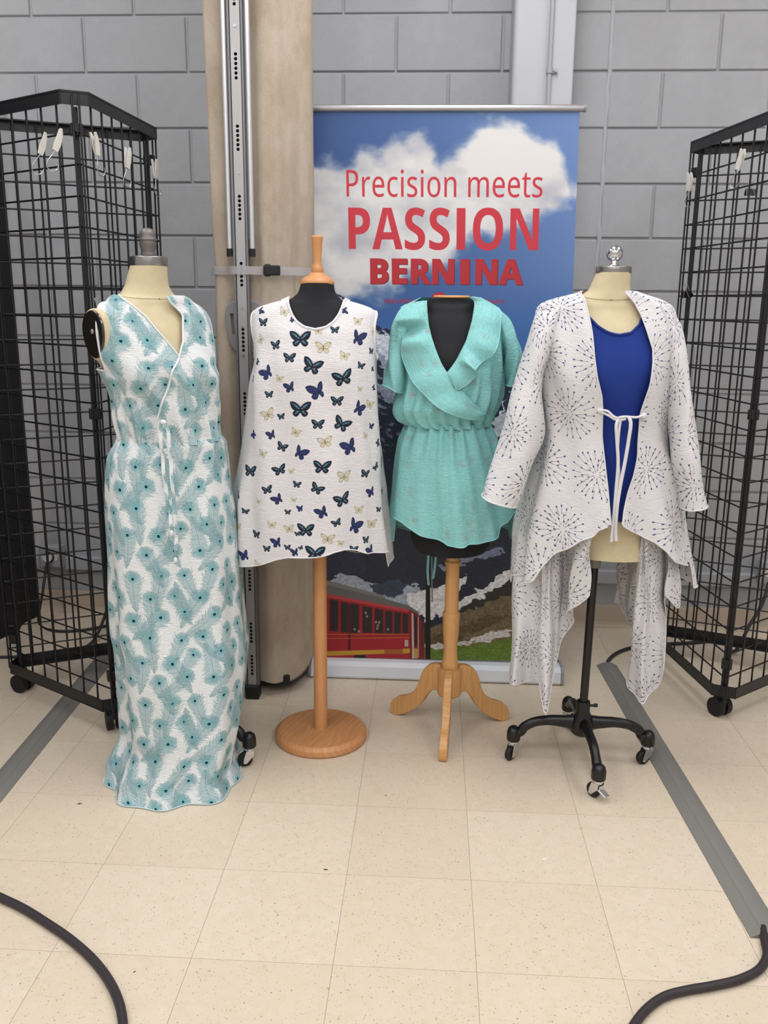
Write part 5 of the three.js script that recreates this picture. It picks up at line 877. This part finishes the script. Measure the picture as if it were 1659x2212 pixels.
  tail([[.117,.705,1.12],[.116,.736,1.24],[.131,.747,1.28],[.155,.737,1.24],[.17,.748,1.28],[.176,.754,1.3],[.182,.762,1.33],[.195,.754,1.3],[.21,.747,1.27],[.232,.742,1.25],[.249,.74,1.24],[.255,.758,1.31],[.268,.768,1.345],[.288,.764,1.33],[.304,.766,1.335]], [[.131,.335,1.1],[.112,.275,1.22],[.123,.28,1.27],[.166,.268,1.22],[.189,.295,1.26],[.196,.255,1.29],[.209,.211,1.32],[.225,.263,1.29],[.238,.303,1.26],[.248,.359,1.24],[.262,.402,1.2],[.292,.454,1.2],[.256,.523,1.3],[.286,.549,1.31],[.318,.577,1.31]]);
  tail([[.605,.717,1.12],[.566,.742,1.22],[.531,.757,1.28],[.529,.744,1.23],[.502,.756,1.28],[.48,.761,1.3],[.468,.766,1.32],[.459,.768,1.33],[.454,.768,1.33],[.448,.768,1.33],[.439,.766,1.325]], [[.608,.562,1.14],[.586,.523,1.24],[.534,.571,1.29],[.555,.483,1.22],[.545,.352,1.27],[.546,.284,1.25],[.515,.263,1.27],[.49,.244,1.29],[.472,.261,1.27],[.455,.276,1.24],[.48,.371,1.18]]);
  tail([[.459,.76,1.3],[.452,.722,1.28],[.471,.664,1.12],[.442,.636,1.05]], [[.493,.407,1.12],[.474,.43,1.08],[.461,.463,1.07],[.443,.471,1.05]], 50);
  // tie
  const tt = sub('tie', d), zt = 1.325;
  for (const p of [V3(.309,1.097,1.32), V3(.423,1.085,1.32)]) part('button', new THREE.SphereGeometry(0.0085, 18, 12).translate(p.x, p.y, p.z), tr, tt);
  part('cord', tube([[.311,1.099,1.325],[.326,1.097,1.33],[.342,1.084,1.333],[.353,1.08,1.336],[.366,1.08,1.336]], 0.0032, 40, 8), tr, tt); part('cord', tube([[.312,1.093,1.325],[.329,1.086,1.33],[.346,1.076,1.333],[.36,1.075,1.337],[.374,1.078,1.337]], 0.0032, 40, 8), tr, tt);
  part('cord', tube([[.42,1.086,1.325],[.404,1.082,1.33],[.386,1.083,1.335],[.371,1.084,1.338],[.354,1.082,1.34]], 0.0034, 40, 8), tr, tt);
  part('cord_end', tube([[.357,1.08,1.335],[.35,1.064,1.34],[.354,1.023,1.34],[.361,.961,1.342],[.36,.885,1.345],[.358,.822,1.348],[.356,.771,1.35],[.356,.745,1.35]], 0.0046, 80, 8), tr, tt);
  part('cord_end', tube([[.381,1.084,1.335],[.386,1.07,1.342],[.384,1.024,1.343],[.378,.962,1.345],[.37,.899,1.347],[.365,.836,1.35],[.366,.772,1.352],[.369,.748,1.352]], 0.005, 80, 8), tr, tt);
  part('cord_end', tube([[.361,1.077,1.335],[.358,1.047,1.338],[.359,.985,1.338],[.366,.923,1.34],[.359,.86,1.343],[.361,.783,1.346],[.362,.751,1.346]], 0.0038, 80, 8), tr, tt);
}

// ---------- floor cable covers and cables ----------
{
  const gm = std(0x7d7c76, 0.55), prof = [[-0.04, 0], [-0.039, 0.002], [-0.016, 0.0125], [-0.013, 0.0118], [-0.011, 0.0135], [0, 0.0145], [0.011, 0.0135], [0.013, 0.0118], [0.016, 0.0125], [0.039, 0.002], [0.04, 0]];
  const hole = []; for (let i = 0; i < 16; i++) hole.push([0.0085 * Math.cos(-i / 16 * 6.2832), 0.0068 + 0.0042 * Math.sin(-i / 16 * 6.2832)]);
  const strip = (x0, z0, x1, z1, label) => {
    const L = Math.hypot(x1 - x0, z1 - z0), a = Math.atan2(x1 - x0, z1 - z0), c = thing('cable_cover', label, 'cable cover', [(x0 + x1) / 2, 0, (z0 + z1) / 2], 'floor cable covers');
    part('channel', extrude(prof, L, 0, [hole]).rotateY(a).translate(x0, 0.0004, z0), gm, c);
  };
  strip(0.565, 0.44, 0.637, 1.955, 'grey rubber cable cover running along the floor past the cardigan stand');
  strip(-1.402, 0.45, -1.335, 2.15, 'grey rubber cable cover running under the left grid tower');
  const cm = std(0x2e272b, 0.55), cord = (pts, r, label) => { const c = single('power_cable', tube(pts, r, 160, 10), cm, label, 'cable', pts[0], 'floor cables'); return c; };
  cord([[-1.256,.01,1.885],[-1.121,.01,1.949],[-1.05,.01,1.983],[-.977,.01,2.026],[-.904,.01,2.073],[-.831,.01,2.13],[-.775,.01,2.187],[-.733,.011,2.245],[-.708,.01,2.295],[-.691,.01,2.346]], 0.0098, 'dark cable curving across the floor at the lower left corner');
  cord([[0.634, 0.007, 1.93], ...[[.62,.01,1.978],[.61,.01,2.018],[.581,.01,2.061],[.529,.01,2.095],[.465,.01,2.118],[.405,.01,2.135],[.358,.01,2.154],[.318,.01,2.186],[.283,.01,2.228],[.248,.01,2.284]]], 0.0092, 'dark cable leaving the end of the cable cover at the lower right');
  cord([[0.572, 0.007, 0.47], [0.57, 0.008, 0.43], ...[[.606,.008,.354],[.666,.008,.287],[.74,.008,.246],[.831,.008,.218],[.972,.008,.187],[1.095,.008,.156]], [1.1, 0.02, 0.3], ...[[1.169,.112,.24],[1.215,.162,.2],[1.255,.199,.14]], [1.28, 0.25, 0.1]], 0.007, 'black cable from the cable cover to the wall behind the right grid tower');
  cord([[-1.79, 0.27, 0.094], ...[[-1.783,.248,.14],[-1.781,.153,.2]], ...[[-1.819,.007,.177],[-1.719,.007,.263],[-1.612,.007,.255],[-1.5,.007,.179],[-1.358,.007,.052]]], 0.006, 'black cable dropping from the outlet behind the left grid tower');
  cord([-1.535,.164,.1, -1.512,.126,.16, -1.483,.079,.3, ...[[-1.508,.006,.37],[-1.534,.006,.452],[-1.606,.006,.505],[-1.702,.006,.541],[-1.841,.006,.561]]].flat().reduce((o, v, i, A) => (Array.isArray(v) ? [...o, v] : i % 3 === 2 ? [...o, [A[i - 2], A[i - 1], v]] : o), []), 0.006, 'black cable looping across the floor inside the left grid tower');
  const plug = thing('power_plug', 'round white plug in the outlet behind the left grid tower', 'plug', [-1.79, 0.27, 0.09]);
  part('body', rod(V3(-1.79, 0.278, 0.089), V3(-1.79, 0.278, 0.112), 0.017, 20), std(0xdedcd8, 0.5), plug); part('collar', rod(V3(-1.79, 0.278, 0.0885), V3(-1.79, 0.278, 0.095), 0.023, 20), rubberM, plug);
}
// ---------- litter on the floor ----------
{
  const bit = (p, s, turn, col, name, label, cat) => single(name, extrude(smoothPts([[-s, -s * 0.2], [-s * 0.4, s * 0.25], [s * 0.5, s * 0.3], [s, -s * 0.05], [s * 0.3, -s * 0.1], [-s * 0.3, -s * 0.35]], 3), 0.0016, 0.0004).rotateX(-Math.PI / 2).rotateY(turn).translate(p[0], 0.0003, p[2]), std(col, 0.8), label, cat, [p[0], 0, p[2]], 'scraps on the floor');
  bit([.173,0,1.701], 0.009, 0.3, 0xece6da, 'paper_scrap', 'larger white paper scrap on the floor in front of the tripod and caster stands', 'scrap');
  bit([-.058,0,1.847], 0.005, -0.5, 0xece6da, 'paper_scrap', 'small white paper scrap on the floor, nearer the camera', 'scrap');
  bit([-1.097,0,1.537], 0.0062, 0.1, 0x4d4034, 'thread_scrap', 'dark thread scrap on the floor left of the feather dress hem', 'scrap');
  bit([-.376,0,1.781], 0.0058, -0.2, 0x4d4034, 'thread_scrap', 'dark thread scrap on the floor in front of the round wooden base', 'scrap');
  bit([-.735,0,2.149], 0.003, 0.6, 0x6d5a48, 'thread_scrap', 'tiny dark speck of thread beside the lower left cable', 'scrap');
  bit([-.246,0,1.433], 0.004, 0.9, 0x8a7862, 'thread_scrap', 'brown lint speck on the floor between the round base and the tripod', 'scrap');
}

renderer.render(scene, camera);
